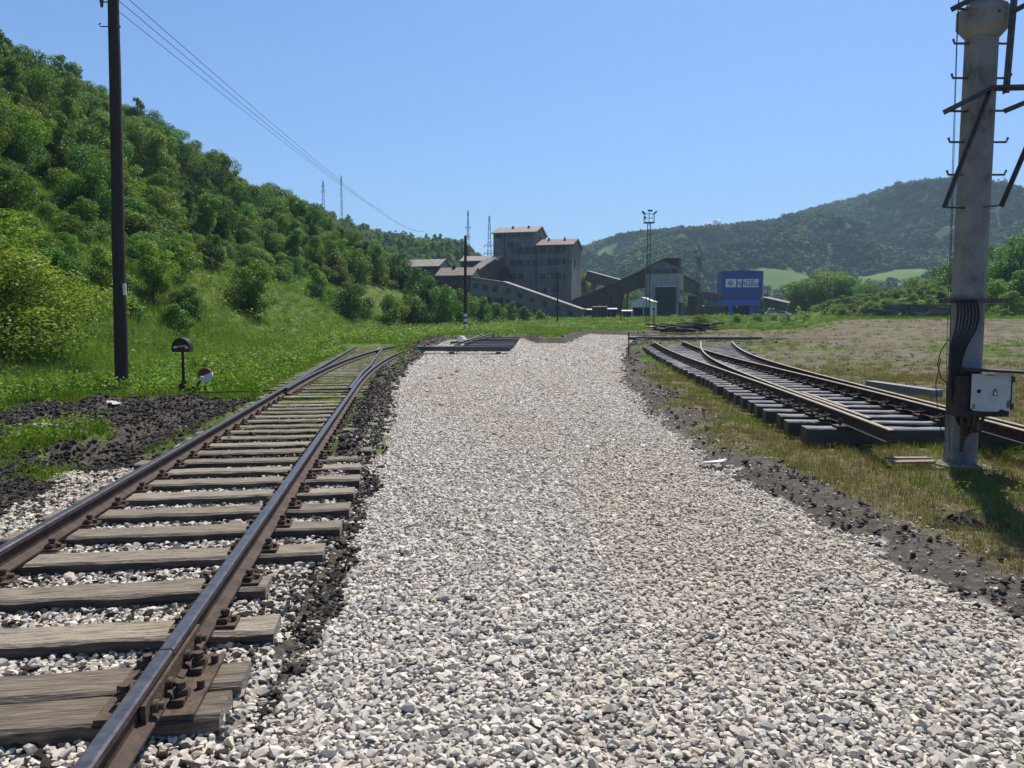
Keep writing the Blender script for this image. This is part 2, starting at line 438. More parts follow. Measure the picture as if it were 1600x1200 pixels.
# ---- what grows or lies where (world-space masks, shared by the ground colours and the scatters)
def masks(x, y):
    sd = bed_sd(x, y); rr = rail_r(y); rl = rail_l(y)
    n1 = fbm(x*.8+5, y*.8, 4); n2 = fbm(x*.25, y*.25+7, 4); n3 = fbm(x*3, y*3, 3)
    gravel = (sd < .22*n3+.5*n1*(np.abs(y-10) < 9)*.6+.02).astype(float)
    tb = ((y < 9.0+n3*.5) & (x < rr+.62) & (x > rl-1.0+n1*.5-np.clip((6-y)*.4, 0, 2))).astype(float)
    gravel = np.maximum(gravel, tb)
    right = x > (-1.0-.02*y)
    soil = np.zeros_like(sd)
    strip = ssn((x-(rr+.40))/.08)*ssn((-.94+.42*n1-.038*y-x)/.12)*ssn((y-2.4)/.3)*ssn((9-y)/.6)
    gravel = gravel*(1-(strip > .4)); soil = np.maximum(soil, strip)
    soil = np.maximum(soil, ((x > rl-.9) & (x < -.6) & (y < 9.6) & (gravel < .5)).astype(float))
    soil = np.maximum(soil, ssn((x-rr-.15)/.2)*(~right)*(sd > -.05)*ssn((sd+.05)/.05)*ssn((34-y)/8)*ssn((n1+n3*.5+.62)/.25)*(sd < 1.6))
    soil = np.maximum(soil, ssn((.42-np.hypot(x-3.97, (y-6.5)*1.3))/.12))
    # edges of the excavation
    wR = .62+.45*ssn((12-y)/6)+.35*ssn((y-14)/6)
    wid = np.where(right, wR, .5+.4*ssn((y-12)/10)) + 1.1*n1
    soil = np.maximum(soil, ssn((wid-sd)/.35)*(sd > 0))
    # between sleepers of the old track, lane of spoil left of it
    trk = ((x < rr+.9) & (x > rl-.5) & (y < 46)).astype(float)
    soil = np.maximum(soil, trk*(.5+n1)*ssn((13-y)/3))
    hp = ssn((rl-.45-x)/.3)*ssn((x-(rl-5.6-2*n1))/.8)*ssn((y-6)/1)*ssn((17.3-y+1.6*n1)/1.2)
    gp = ssn((.75-np.hypot((x+6.4)/1.1, (y-10.4)/1.5)+n1*.7)/.2)
    soil = np.maximum(soil, hp*(1-gp)*ssn((n1+.55)/.2))
    # bare brown field on the right
    dirt = ssn((x-(6.5+ (y<30)*2.5)-1.5*n1)/3)*ssn((y-27-8*n2)/8)*ssn((84-y+5*n2-1.1*np.clip(14-x,0,20))/6)
    dirt = dirt*ssn((n2+.36+.4*ssn((y-44)/15)+.6*n3)/.3)
    dirt = np.maximum(dirt, ssn((x-7.2-n1)/1)*ssn((y-13)/6)*ssn((40-y)/4)*ssn((n1*.9+n2+.18)/.2)*.9)
    dark = ssn((x-5)/2)*np.exp(-((y-50-.25*x-4*n2)/3.0)**2)*ssn((n1+.12)/.2)*ssn((26-x)/4)
    # dry, thin grass right of the bed
    dry = ssn((x-1)/1)*ssn((34-y)/10)
    return sd, gravel, np.clip(soil, 0, 1), np.clip(dirt, 0, 1), np.clip(dark, 0, 1), np.clip(dry, 0, 1), n1, n2, n3

sd_, gr_, so_, di_, dk_, dr_, n1_, n2_, n3_ = masks(GX, GY)
# pastures on the far slopes
def pasture(x, y):
    p = np.zeros_like(x)
    for (cx_, cy_, rx, ry, a) in PAST:
        dx = x-cx_; dy = y-cy_
        X = dx*cos(a)+dy*sin(a); Yv = -dx*sin(a)+dy*cos(a)
        p = np.maximum(p, ssn((1.15-np.hypot(X/rx, Yv/ry)+.5*fbm(x*.02, y*.02, 3))/.15))
    return p
PAST = []
for (u, v, rx, ry, a) in ((1235, 432, 26, 22, -.5), (1372, 432, 42, 22, .1), (1400, 440, 30, 12, 0), (932, 402, 24, 26, .3), (928, 382, 20, 22, .1), (1215, 447, 24, 10, 0)):
    p = ongr(u, v, 450)
    PAST.append((p.x, p.y, rx, ry, a))
pa_ = pasture(GX, GY)*(GY > 450)

def setattr_col(me, name, arr):
    a = me.color_attributes.new(name, 'FLOAT_COLOR', 'POINT')
    a.data.foreach_set('color', arr.astype(np.float32).ravel())
EDGE = ((GX > rail_r(GY)+.38) & (GX < -.7) & (sd_ > -.10) & (GY < 9.3))*1.0
A1 = np.stack([gr_*((sd_ < .02-.6*ssn((GY-34)/12)) | (GY < 12))*(1-EDGE), np.maximum(np.maximum(so_, EDGE), (sd_ > -.9)*(sd_ < .1)*ssn((GY-40)/10)*.9), di_, dk_], -1).reshape(-1, 4)
A2 = np.stack([dr_, pa_, np.maximum((GY > 430)*1.0, ssn((GZ-9)/3)), np.ones_like(GX)], -1).reshape(-1, 4)
setattr_col(me, 'mask_a', A1); setattr_col(me, 'mask_b', A2)

def ground_material():
    m = bpy.data.materials.new('ground_cover'); m.use_nodes = True
    nt = m.node_tree; nt.nodes.clear(); N = nt.nodes.new; L = nt.links.new
    out = N('ShaderNodeOutputMaterial'); b = N('ShaderNodeBsdfPrincipled'); L(b.outputs[0], out.inputs[0])
    b.inputs['Roughness'].default_value = .95; b.inputs['Specular IOR Level'].default_value = .15
    tc = N('ShaderNodeTexCoord')
    def nz(scale, det=6, st=(1, 1, 1)):
        mp = N('ShaderNodeMapping'); mp.inputs['Scale'].default_value = st
        n = N('ShaderNodeTexNoise'); n.inputs['Scale'].default_value = scale; n.inputs['Detail'].default_value = det; n.inputs['Roughness'].default_value = .65
        L(tc.outputs['Object'], mp.inputs[0]); L(mp.outputs[0], n.inputs['Vector']); return n.outputs['Fac']
    def ramp(f, cs, pos=(.35, .65)):
        r = N('ShaderNodeValToRGB'); r.color_ramp.elements[0].position = pos[0]; r.color_ramp.elements[1].position = pos[1]
        r.color_ramp.elements[0].color = (*cs[0], 1); r.color_ramp.elements[1].color = (*cs[-1], 1)
        if len(cs) == 3: e = r.color_ramp.elements.new(sum(pos)/2); e.color = (*cs[1], 1)
        L(f, r.inputs[0]); return r.outputs[0]
    def mix(f, a, c):
        x = N('ShaderNodeMix'); x.data_type = 'RGBA'; L(f, x.inputs[0]); L(a, x.inputs[6]); L(c, x.inputs[7]); return x.outputs[2]
    aa = N('ShaderNodeAttribute'); aa.attribute_name = 'mask_a'; sa = N('ShaderNodeSeparateColor'); L(aa.outputs['Color'], sa.inputs[0])
    ab = N('ShaderNodeAttribute'); ab.attribute_name = 'mask_b'; sb = N('ShaderNodeSeparateColor'); L(ab.outputs['Color'], sb.inputs[0])
    fine = nz(14, 8); mid = nz(1.7, 7); big = nz(.22, 6); streak = nz(.5, 7, (1, 5, 1))
    green = ramp(mid, [(.050, .085, .014), (.080, .12, .022), (.125, .16, .036)])
    dry = ramp(fine, [(.06, .055, .025), (.12, .105, .05), (.23, .20, .115)], (.3, .7))
    soil = ramp(fine, [(.03, .025, .021), (.068, .058, .048), (.14, .122, .102)], (.3, .72))
    dirt = ramp(streak, [(.075, .06, .04), (.125, .105, .072), (.20, .172, .125)], (.3, .7))
    soilr = ramp(fine, [(.05, .043, .037), (.085, .073, .062), (.17, .15, .13)], (.3, .75))
    soil = mix(sb.outputs[0], soil, soilr)
    vo = N('ShaderNodeTexVoronoi'); vo.inputs['Scale'].default_value = 17; L(tc.outputs['Object'], vo.inputs['Vector'])
    vo.inputs['Randomness'].default_value = 1
    sepv = N('ShaderNodeSeparateColor'); L(vo.outputs['Color'], sepv.inputs[0])
    gravel = ramp(sepv.outputs[0], [(.26, .24, .215), (.46, .43, .385), (.62, .58, .52)], (.05, .9))
    past = ramp(nz(.03, 5), [(.06, .12, .026), (.105, .165, .042)])
    wood = ramp(nz(.05, 8), [(.02, .04, .012), (.045, .075, .02)])
    c = mix(sb.outputs[0], green, dry)
    c = mix(sb.outputs[2], c, wood)
    c = mix(sb.outputs[1], c, past)
    c = mix(sa.outputs[2], c, dirt)
    c = mix(sa.outputs[1], c, soil)
    c = mix(aa.outputs['Alpha'], c, soil)
    c = mix(sa.outputs[0], c, gravel)
    L(c, b.inputs['Base Color'])
    bp = N('ShaderNodeBump'); bp.inputs['Strength'].default_value = .9; bp.inputs['Distance'].default_value = .04
    ad = N('ShaderNodeMath'); ad.operation = 'ADD'; L(fine, ad.inputs[0]); L(mid, ad.inputs[1])
    L(ad.outputs[0], bp.inputs['Height']); L(bp.outputs[0], b.inputs['Normal'])
    return m
me.materials.append(ground_material())
link('ground', me, kind='structure', label='grassy and bare ground rising into wooded hills on both sides of the valley')

# ---------------------------------------------------------------- scatter machinery
def nat_mesh(name, co, faces, mats, tint=None, smooth=False):
    """numpy arrays -> mesh; faces (n,4) or (n,3)"""
    me = bpy.data.meshes.new(name)
    k = faces.shape[1]
    me.vertices.add(len(co)); me.vertices.foreach_set('co', np.asarray(co, np.float32).ravel())
    me.loops.add(faces.size); me.loops.foreach_set('vertex_index', faces.astype(np.int32).ravel())
    me.polygons.add(len(faces)); me.polygons.foreach_set('loop_start', np.arange(0, faces.size, k)); me.polygons.foreach_set('loop_total', np.full(len(faces), k))
    if smooth: me.polygons.foreach_set('use_smooth', np.ones(len(faces), bool))
    if tint is not None:
        a = me.attributes.new('tint', 'FLOAT', 'POINT'); a.data.foreach_set('value', np.asarray(tint, np.float32))
    for m in mats: me.materials.append(m)
    me.update(); return me

def scatter(name, pts, rots, scls, idxs, variants, label):
    """one object of instanced pieces; variants: list of meshes"""
    vc = bpy.data.collections.new('pieces_for_'+name)
    for i, vm in enumerate(variants):
        vo = bpy.data.objects.new('%s_piece_%02d' % (name, i), vm); vc.objects.link(vo)
    n = len(pts)
    me = bpy.data.meshes.new(name)
    me.vertices.add(n); me.vertices.foreach_set('co', np.asarray(pts, np.float32).ravel())
    a = me.attributes.new('rot', 'FLOAT_VECTOR', 'POINT'); a.data.foreach_set('vector', np.asarray(rots, np.float32).ravel())
    a = me.attributes.new('scl', 'FLOAT_VECTOR', 'POINT'); a.data.foreach_set('vector', np.asarray(scls, np.float32).ravel())
    a = me.attributes.new('idx', 'INT', 'POINT'); a.data.foreach_set('value', np.asarray(idxs, np.int32))
    me.update()
    o = link(name, me, kind='stuff', label=label)
    ng = bpy.data.node_groups.new('scatter_'+name, 'GeometryNodeTree')
    ng.interface.new_socket('Geometry', in_out='INPUT', socket_type='NodeSocketGeometry')
    ng.interface.new_socket('Geometry', in_out='OUTPUT', socket_type='NodeSocketGeometry')
    N = ng.nodes.new; L = ng.links.new
    gi = N('NodeGroupInput'); go = N('NodeGroupOutput')
    ci = N('GeometryNodeCollectionInfo'); ci.inputs['Collection'].default_value = vc
    ci.inputs['Separate Children'].default_value = True; ci.inputs['Reset Children'].default_value = True
    ip = N('GeometryNodeInstanceOnPoints'); ip.inputs['Pick Instance'].default_value = True
    def na(nm, t):
        q = N('GeometryNodeInputNamedAttribute'); q.data_type = t; q.inputs['Name'].default_value = nm
        return [s for s in q.outputs if s.name == 'Attribute' and s.enabled][0]
    L(gi.outputs[0], ip.inputs['Points']); L(ci.outputs[0], ip.inputs['Instance'])
    L(na('idx', 'INT'), ip.inputs['Instance Index'])
    L(na('rot', 'FLOAT_VECTOR'), ip.inputs['Rotation']); L(na('scl', 'FLOAT_VECTOR'), ip.inputs['Scale'])
    L(ip.outputs[0], go.inputs[0])
    md = o.modifiers.new('scatter', 'NODES'); md.node_group = ng
    return o

def rock_mesh(name, seed, mt, n=15, flat=.7):
    r = random.Random(seed); bm = bmesh.new()
    for _ in range(n):
        v = Vector((r.gauss(0, 1), r.gauss(0, 1), r.gauss(0, 1))).normalized()*r.uniform(.75, 1.0)
        bm.verts.new((v.x*r.uniform(.9, 1.15), v.y*.8, v.z*flat))
    res = bmesh.ops.convex_hull(bm, input=bm.verts[:])
    junk = [g for g in res['geom_interior'] if isinstance(g, bmesh.types.BMVert)]
    if junk: bmesh.ops.delete(bm, geom=junk, context='VERTS')
    bmesh.ops.recalc_face_normals(bm, faces=bm.faces)
    me = bpy.data.meshes.new(name); bm.to_mesh(me); bm.free(); me.materials.append(mt); return me

def blades(name, seed, n, h0, h1, spread, w, mt, lean=.5, segs=2):
    r = np.random.default_rng(seed); V = []; F = []; T = []
    for i in range(n):
        a = r.random()*2*pi; d = spread*sqrt(r.random()); bx, by = d*cos(a), d*sin(a)
        h = r.uniform(h0, h1); la = r.random()*2*pi; ln = r.uniform(.1, 1)*lean*h
        wd = w*r.uniform(.7, 1.3); pa = r.random()*pi; t = r.random()
        k = len(V); wx, wy = wd*cos(pa), wd*sin(pa)
        for s in range(segs+1):
            f = s/segs; cx_ = bx+ln*f*f*cos(la); cy_ = by+ln*f*f*sin(la); z = h*f*(1-.15*f)
            ww = (1-f*.92)
            V += [(cx_-wx*ww/2, cy_-wy*ww/2, z-.01), (cx_+wx*ww/2, cy_+wy*ww/2, z-.01)]; T += [t*.6+.4*f*t, t*.6+.4*f*t]
        for s in range(segs): F.append((k+2*s, k+2*s+1, k+2*s+3, k+2*s+2))
    return nat_mesh(name, np.array(V), np.array(F), [mt], T)

def leaves_mesh(name, C, Nrm, size, mts, seed, tint=None, matidx=None, smooth=False):
    """C centres, Nrm normals, size array: one pointed leaf-sized face each"""
    r = np.random.default_rng(seed); n = len(C)
    Nn = Nrm/np.maximum(np.linalg.norm(Nrm, axis=1, keepdims=True), 1e-6)
    q = r.normal(size=(n, 3)); A = np.cross(Nn, q); A /= np.maximum(np.linalg.norm(A, axis=1, keepdims=True), 1e-6)
    B = np.cross(Nn, A); s = size[:, None]
    fold = Nn*s*.18
    P = np.stack([C-A*s*.62, C-B*s*.34+fold, C+A*s*.62, C+B*s*.34+fold], 1).reshape(-1, 3)
    F = np.arange(4*n).reshape(n, 4)
    t = (r.random(n) if tint is None else tint).repeat(4)
    me = nat_mesh(name, P, F, mts, t)
    if matidx is not None: me.polygons.foreach_set('material_index', matidx.astype(np.int32))
    return me

def crown_mesh(name, seed, rx, h, z0, n, leaf, mt, lobes=14, shape='round', mts=None, yfrac=0):
    """foliage in uneven clumps spread through an egg-shaped volume"""
    r = np.random.default_rng(seed)
    L = []
    for i in range(lobes):
        f = (i+.5)/lobes
        if shape == 'round': env = sqrt(max(.05, 1-(2*f-1.05)**2))
        elif shape == 'tall': env = .75*sqrt(max(.05, 1-(2*f-1)**2))
        elif shape == 'cone': env = .2+.8*(1-f)
        else: env = sqrt(max(.05, 1-f*f))
        a = r.random()*2*pi; d = env*rx*r.uniform(.25, .88)
        rad = rx*r.uniform(.20, .46)*(.6+.5*env)
        L.append((d*cos(a), d*sin(a), z0+f*h*.93, rad, rad*r.uniform(.6, .9)))
    L.append((0, 0, z0+h*.5, rx*.42, h*.34))
    L = np.array(L); w = L[:, 3]**2; w /= w.sum()
    k = r.choice(len(L), n, p=w)
    d = r.normal(size=(n, 3)); d /= np.linalg.norm(d, axis=1, keepdims=True)
    rad = 1-.5*r.random(n)**1.7
    # broken surface: sub-clumps
    sub = np.sin(d[:, 0]*7+k*1.7)*np.sin(d[:, 1]*7+k)*np.sin(d[:, 2]*6+k*2.1)
    rad = rad*(1+.22*sub)
    rad += (r.random(n) < .05)*r.random(n)*.35
    C = np.stack([L[k, 0]+d[:, 0]*L[k, 3]*rad, L[k, 1]+d[:, 1]*L[k, 3]*rad, L[k, 2]+d[:, 2]*L[k, 4]*rad], 1)
    C[:, 2] = np.maximum(C[:, 2], .05)
    Nn = d*.6 + r.normal(size=(n, 3))*.55 + np.array([0, 0, .45])
    sz = leaf*r.uniform(.6, 1.35, n)
    tint = np.clip(.5+.35*r.normal(size=n)*.7+.25*np.sin(k*2.3), 0, 1)
    mi = None
    if mts and yfrac:
        mi = ((r.random(n) < yfrac*np.clip((C[:, 2]-z0)/h, 0, 1)*2) & (rad > .85)).astype(int)
    return leaves_mesh(name, C, Nn, sz, mts or [mt], seed+1, tint, mi), L

def trunk_mesh(name, seed, h, r0, L, n=7):
    m = MB(); r = random.Random(seed)
    top = Vector((r.uniform(-.3, .3), r.uniform(-.3, .3), h))
    mid = Vector((r.uniform(-.25, .25), r.uniform(-.25, .25), h*.5))
    m.tube([(0, 0, -.4), (0, 0, 0.05), mid, top], [r0*1.35, r0, r0*.7, r0*.3], n)
    for q in L[::2]:
        zb_ = min(max(q[2]*.55, h*.25), h*.9); f = zb_/h
        st = mid*(f*2) if f < .5 else mid.lerp(top, (f-.5)*2)
        st = Vector((st.x, st.y, zb_)); en = Vector((q[0]*.9, q[1]*.9, q[2]))
        m.tube([st, st.lerp(en, .5)+Vector((0, 0, .08*h*.3)), en], [r0*.42, r0*.26, r0*.1], 5, cap=False)
    return m.mesh(name, M['trunk'])
# ---------------------------------------------------------------- stones, clods, grass
def jitter_grid(x0, x1, y0, y1, dens):
    st = 1/sqrt(dens); nx_ = max(1, int((x1-x0)/st)); ny_ = max(1, int((y1-y0)/st))
    X, Y = np.meshgrid((np.arange(nx_)+.5)*st+x0, (np.arange(ny_)+.5)*st+y0)
    X = X.ravel()+rng.uniform(-.5, .5, X.size)*st; Y = Y.ravel()+rng.uniform(-.5, .5, Y.size)*st
    return X, Y
def inframe(x, y, m=1.12, z=0):
    return (np.abs(x) < (y+.35)*.667*m+.25) & (y > 1.7)

stones = [rock_mesh('stone', 100+i, M['stone'] if i % 5 else M['stone_grey'], 13+i % 4, .62+.05*(i % 5)) for i in range(14)]
stones += [rock_mesh('stone', 160+i, M['stone_tan'], 13+i % 4, .62) for i in range(6)]
SP = []; SS = []
for (y0, y1, dens, r0, r1) in ((1.8, 8, 980, .015, .037), (8, 16, 800, .016, .038), (16, 30, 380, .026, .048), (30, 79, 110, .04, .075)):
    X, Y = jitter_grid(-8 if y0 < 16 else -6, 14, y0, y1, dens)
    k = inframe(X, Y); X = X[k]; Y = Y[k]
    sd, gr, so, di, dk, dr, n1, n2, n3 = masks(X, Y)
    p = np.clip(gr, 0, 1)
    stray = (rng.random(len(X)) < (.16*np.exp(-np.clip(sd, 0, 9)/.45)+.012)*(Y < 30)*(X > -1)*(sd < 3)) | (rng.random(len(X)) < .30*(sd > 0)*ssn((.35-sd)/.3)*(X < 0)) | (rng.random(len(X)) < .10*(sd > 0)*(X < rail_r(Y)+.9)*(X > rail_l(Y)-.3)*(Y < 16))
    strip = (gr < .5) & (X > rail_r(Y)+.3) & (X < -.6-.03*Y) & (Y < 9.2) & (Y > 2.2)
    k = (p > .5) | stray | (strip & (rng.random(len(X)) < .26))
    X = X[k]; Y = Y[k]; g = gr[k] > .5
    Z = ground(X, Y)
    s = r0+(r1-r0)*rng.random(len(X))**1.8
    s = s*np.where(g, 1, .75)
    big = rng.random(len(X)) < .035; s = np.where(big & g, s*1.5, s)
    SP.append(np.stack([X, Y, Z+s*rng.uniform(-.1, .45, len(X))], 1)); SS.append(s)
SP = np.concatenate(SP); SS = np.concatenate(SS)
n = len(SP)
rots = np.stack([rng.normal(0, .28, n), rng.normal(0, .28, n), rng.uniform(0, 6.28, n)], 1)
scatter('gravel', SP, rots, np.stack([SS*rng.uniform(.9, 1.25, n), SS, SS*rng.uniform(.6, .95, n)], 1), np.where(rng.random(n) < np.clip(.25+1.6*fbm(SP[:, 0]*.9+3, SP[:, 1]*.16, 3)+.35*np.exp(-((SP[:, 0]-.9-.03*SP[:, 1])/.7)**2), .04, .85), 14+rng.integers(0, 6, n), rng.integers(0, 14, n)), stones, 'pale crushed limestone gravel spread over the track bed')

clods = [rock_mesh('clod', 300+i, M['clod'], 18, .7) for i in range(8)]
clods += [rock_mesh('clod', 330+i, M['clod_brown'], 16, .6) for i in range(8)]
CP = []; CS = []
for (y0, y1, dens, r0, r1) in ((2, 9, 750, .007, .042), (9, 20, 300, .012, .06), (20, 46, 40, .03, .11), (46, 82, 14, .06, .15)):
    X, Y = jitter_grid(-16, 20, y0, y1, dens)
    k = inframe(X, Y); X = X[k]; Y = Y[k]
    sd, gr, so, di, dk, dr, n1, n2, n3 = masks(X, Y)
    w = np.clip(so*1.0*np.where((X > 0), np.where(np.hypot(X-3.97, Y-6.5) < .5, 1, .17), 1)+dk*.6+di*.02, 0, 1)
    w = np.where((gr > .5) & (sd > -.14) & (sd < .1) & (Y > 9), .45, w)
    w = np.where((gr > .5) & (sd <= -.14), 0.004, w)
    k = rng.random(len(X)) < w*.9
    X = X[k]; Y = Y[k]
    s = r0+(r1-r0)*rng.random(len(X))**2.6
    CP.append(np.stack([X, Y, ground(X, Y)+s*.25], 1)); CS.append(s)
CP = np.concatenate(CP); CS = np.concatenate(CS); n = len(CP)
scatter('soil_clods', CP, rng.uniform(-1, 1, (n, 3))*np.array([.5, .5, 3.14]), np.stack([CS*rng.uniform(.8, 1.4, n), CS, CS*.85], 1), rng.integers(0, 8, n)+8*((CP[:, 0] > -.5) & (rng.random(n) < .85) & (np.hypot(CP[:, 0]-3.97, CP[:, 1]-6.5) > .5)), clods, 'crumbled dark soil along the edges of the excavation')

g_short = [blades('grass_tuft', 40+i, 26, .07, .20, .13, .009, M['grass']) for i in range(5)]
g_tall = [blades('tall_grass_tuft', 60+i, 30, .30, .80, .22, .014, M['grass_tall'], .45, 3) for i in range(4)]
g_dry = [blades('dry_tuft', 80+i, 26, .05, .15, .13, .007, M['grass_dry'], .9) for i in range(5)]
def weed_mesh(seed, n=26, h=.35, r=.2, leaf=.055):
    q = np.random.default_rng(seed)
    C = np.stack([q.normal(0, r*.6, n), q.normal(0, r*.6, n), q.uniform(.04, h, n)], 1)
    Nn = np.stack([C[:, 0]*2, C[:, 1]*2, np.full(n, .5)], 1)+q.normal(0, .3, (n, 3))
    return leaves_mesh('weed', C, Nn, leaf*q.uniform(.7, 1.5, n), [M['weed']], seed)
g_weed = [weed_mesh(90+i) for i in range(4)]

GP, GS, GI = [], [], []
DP, DS, DI = [], [], []
def slope_s(x, y):
    tx = np.interp(y, TOE_Y, TOE_X); return tx-x
for (y0, y1, dens, sc) in ((3, 12, 120, .8), (12, 24, 48, 1.0), (24, 45, 15, 1.5), (45, 90, 5.0, 2.4), (90, 190, 1.1, 4.2)):
    X, Y = jitter_grid(-min(.72*y1, 110), min(.72*y1, 105), y0, y1, dens)
    k = inframe(X, Y, 1.05); X = X[k]; Y = Y[k]
    sd, gr, so, di, dk, dr, n1, n2, n3 = masks(X, Y)
    ds = slope_s(X, Y)
    rr = rail_r(Y); rl = rail_l(Y)
    left = X < -1.5
    track = (X < rr+.9) & (X > rl-.6) & (Y < 47)
    lane = ds < 22
    p = np.where(left, .97, .55+.3*n1)
    p = np.where(track, .30+.6*n1+.25*ssn((Y-14)/10), p)
    p = p*(1-np.clip(so*1.15, 0, 1))*(1-di*.93)*(1-dk)*(1-(gr > .5)*1.0)
    p = np.where((sd > 0) & (sd < .12), p*.2, p)
    p = np.where((sd < .0), 0, p)*lane
    dry = dr*(~left)
    rngr = rng.random(len(X))
    k = rngr < p
    isdry = rng.random(len(X)) < dry*np.clip(.80-1.0*n1, .35, .97)
    kd = (rng.random(len(X)) < (di*.12+dk*0)*(gr < .5)*(so < .4)) | (k & isdry) | ((rng.random(len(X)) < .3*(so < .5)*(gr < .5)*(sd > .3)) & (dry > .5))
    kd = kd | ((rng.random(len(X)) < .28*ssn((sd-.45)/.5)) & (so > .4) & (dry > .5) & (gr < .5) & (n1 > -.25) & (Y < 30))
    kg = k & ~isdry
    Z = ground(X, Y)
    # green
    x, y, z, q = X[kg], Y[kg], Z[kg], ds[kg]
    tall = ssn((q+1.5)/2.0)*(x < 0)*(y < 95)
    tk = track[kg]
    u = rng.random(len(x))
    typ = np.where(u < tall*.62, 5+rng.integers(0, 4, len(x)), rng.integers(0, 5, len(x)))
    wd = (rng.random(len(x)) < np.where(x < 0, .10+.16*(vnoise(x*.7, y*.7) > .1), .02)) & ~tk
    typ = np.where(wd, 9+rng.integers(0, 4, len(x)), typ)
    s = sc*rng.uniform(.65, 1.35, len(x))*np.where(tk, .55, 1)*np.where((typ >= 5) & (typ < 9), .8/max(1, sc*.6), 1)*np.where((x > 1) & (y < 60), .7, 1)
    GP.append(np.stack([x, y, z], 1)); GS.append(np.stack([s, s, s/(max(1, sc)**.55)], 1)); GI.append(typ)
    x, y, z = X[kd], Y[kd], Z[kd]; s = sc*rng.uniform(.6, 1.3, len(x))
    DP.append(np.stack([x, y, z], 1)); DS.append(np.stack([s, s, s/(max(1, sc)**.6)], 1)); DI.append(rng.integers(0, 5, len(x)))
GP = np.concatenate(GP); GS = np.concatenate(GS); GI = np.concatenate(GI); n = len(GP)
scatter('green_grass', GP, np.stack([rng.normal(0, .08, n), rng.normal(0, .08, n), rng.uniform(0, 6.28, n)], 1), GS, GI, g_short+g_tall+g_weed, 'lush green grass and weeds on the verge and bank')
DP = np.concatenate(DP); DS = np.concatenate(DS); DI = np.concatenate(DI); n2d = len(DP)
scatter('dry_grass', DP, np.stack([rng.normal(0, .15, n2d), rng.normal(0, .15, n2d), rng.uniform(0, 6.28, n2d)], 1), DS, DI, g_dry, 'thin yellowing grass on the dry ground beside the gravel')
print('stones', len(SP), 'clods', len(CP), 'grass', n, 'dry', n2d)

# ---------------------------------------------------------------- trees
def make_tree(name, seed, rx, h, z0, n, leaf, mt, lobes, shape, r0, **k):
    cm, L = crown_mesh('crown', seed, rx, h-z0, z0, n, leaf, mt, lobes, shape, **k)
    tm = trunk_mesh('trunk', seed, h*.8, r0, L)
    return cm, tm
T = {}
for i in range(5): T['broad%d' % i] = make_tree('tree', 500+i*7, 3.6+.4*(i % 3), 9.0+.6*(i % 2), 1.4, 9500, .215, M['leaf_b' if i % 3 == 1 else 'leaf_a'], 22, 'round', .18)
for i in range(3): T['tall%d' % i] = make_tree('tree', 600+i*7, 2.9, 11.5, 1.2, 8500, .215, M['leaf_b' if i % 2 else 'leaf_a'], 22, 'tall', .17)
for i in range(2): T['cone%d' % i] = make_tree('tree', 650+i*7, 2.4, 10.5, .8, 7000, .22, M['leaf_b'], 18, 'cone', .15)
for i in range(4): T['bush%d' % i] = make_tree('shrub', 700+i*7, 2.1, 3.4, .15, 6500, .125, M['leaf_a' if i % 2 else 'leaf_b'], 12, 'dome', .06)
def plant(kind, name, x, y, s, rz, label, cat, group=None, sz=None, z=None, sink=.1):
    cm, tm = T[kind]
    z = gz(x, y)-sink*s if z is None else z
    e = empty(name, (x, y, z), rz, label=label, cat=cat, group=group)
    e.scale = (s*R.uniform(.84, 1.18), s*R.uniform(.84, 1.18), sz or s)
    link('crown', cm, e); link('trunk', tm, e)
    return e

# hillside wood
cand = []
X, Y = jitter_grid(-175, 75, 22, 640, 1/14.)
tx = np.interp(Y, TOE_Y, TOE_X); cx = np.interp(Y, CR_Y, CR_X)
q = tx-X
Z = ground(X, Y)
keep = (np.abs(X) < Y*.70+6) & (Z > 2.5) & (X < 62)
onhill = (q > 4.6+6.5*ssn((Y-38)/25)+3*fbm(X*.08, Y*.08, 3)) & (X > cx-16)
onridge = (Y > 236) & (Z > 5)
plantz = (X > -44) & (X < 24) & (Y > 168) & (Y < 236) & (q < 26)
keep &= (onhill | onridge) & ~plantz & ~((Y > 112) & (Y < 170) & (X > -.168*Y))
# small clearings and the bare scar on the slope
for (u, v, r_) in ((322, 345, 4.2), (215, 330, 2.6), (300, 420, 5), (365, 436, 5)):
    p = ongr(u, v, 20); keep &= ~(np.hypot(X-p.x, (Y-p.y)*.6) < r_)
    if v < 350: PASTE = p
X, Y, Z, q, cx = X[keep], Y[keep], Z[keep], q[keep], cx[keep]
up = np.clip(q/30, 0, 1)
sc = (.25+.36*up)*rng.uniform(.78, 1.25, len(X))
sc = np.where((Y > 330), sc*1.12, sc)
dist = np.hypot(X, Y)
dens_keep = rng.random(len(X)) < np.where(up < .6, .95, .80)
X, Y, Z, q, sc, dist, up = [a[dens_keep] for a in (X, Y, Z, q, sc, dist, up)]
order = np.argsort(dist/(sc))
kinds = ['broad0', 'broad1', 'broad2', 'broad3', 'broad4', 'tall0', 'tall1', 'tall2', 'cone0', 'cone1', 'bush0', 'bush1', 'bush2', 'bush3']
def pick(u_, r_):
    if u_ < .35: return R.choice(['bush0', 'bush1', 'bush2', 'bush3', 'broad1', 'broad3'])
    return R.choice(['broad0', 'broad1', 'broad2', 'broad3', 'broad4', 'broad0', 'broad3', 'tall0', 'tall1', 'tall2'] + (['cone0'] if r_ < .3 else []))
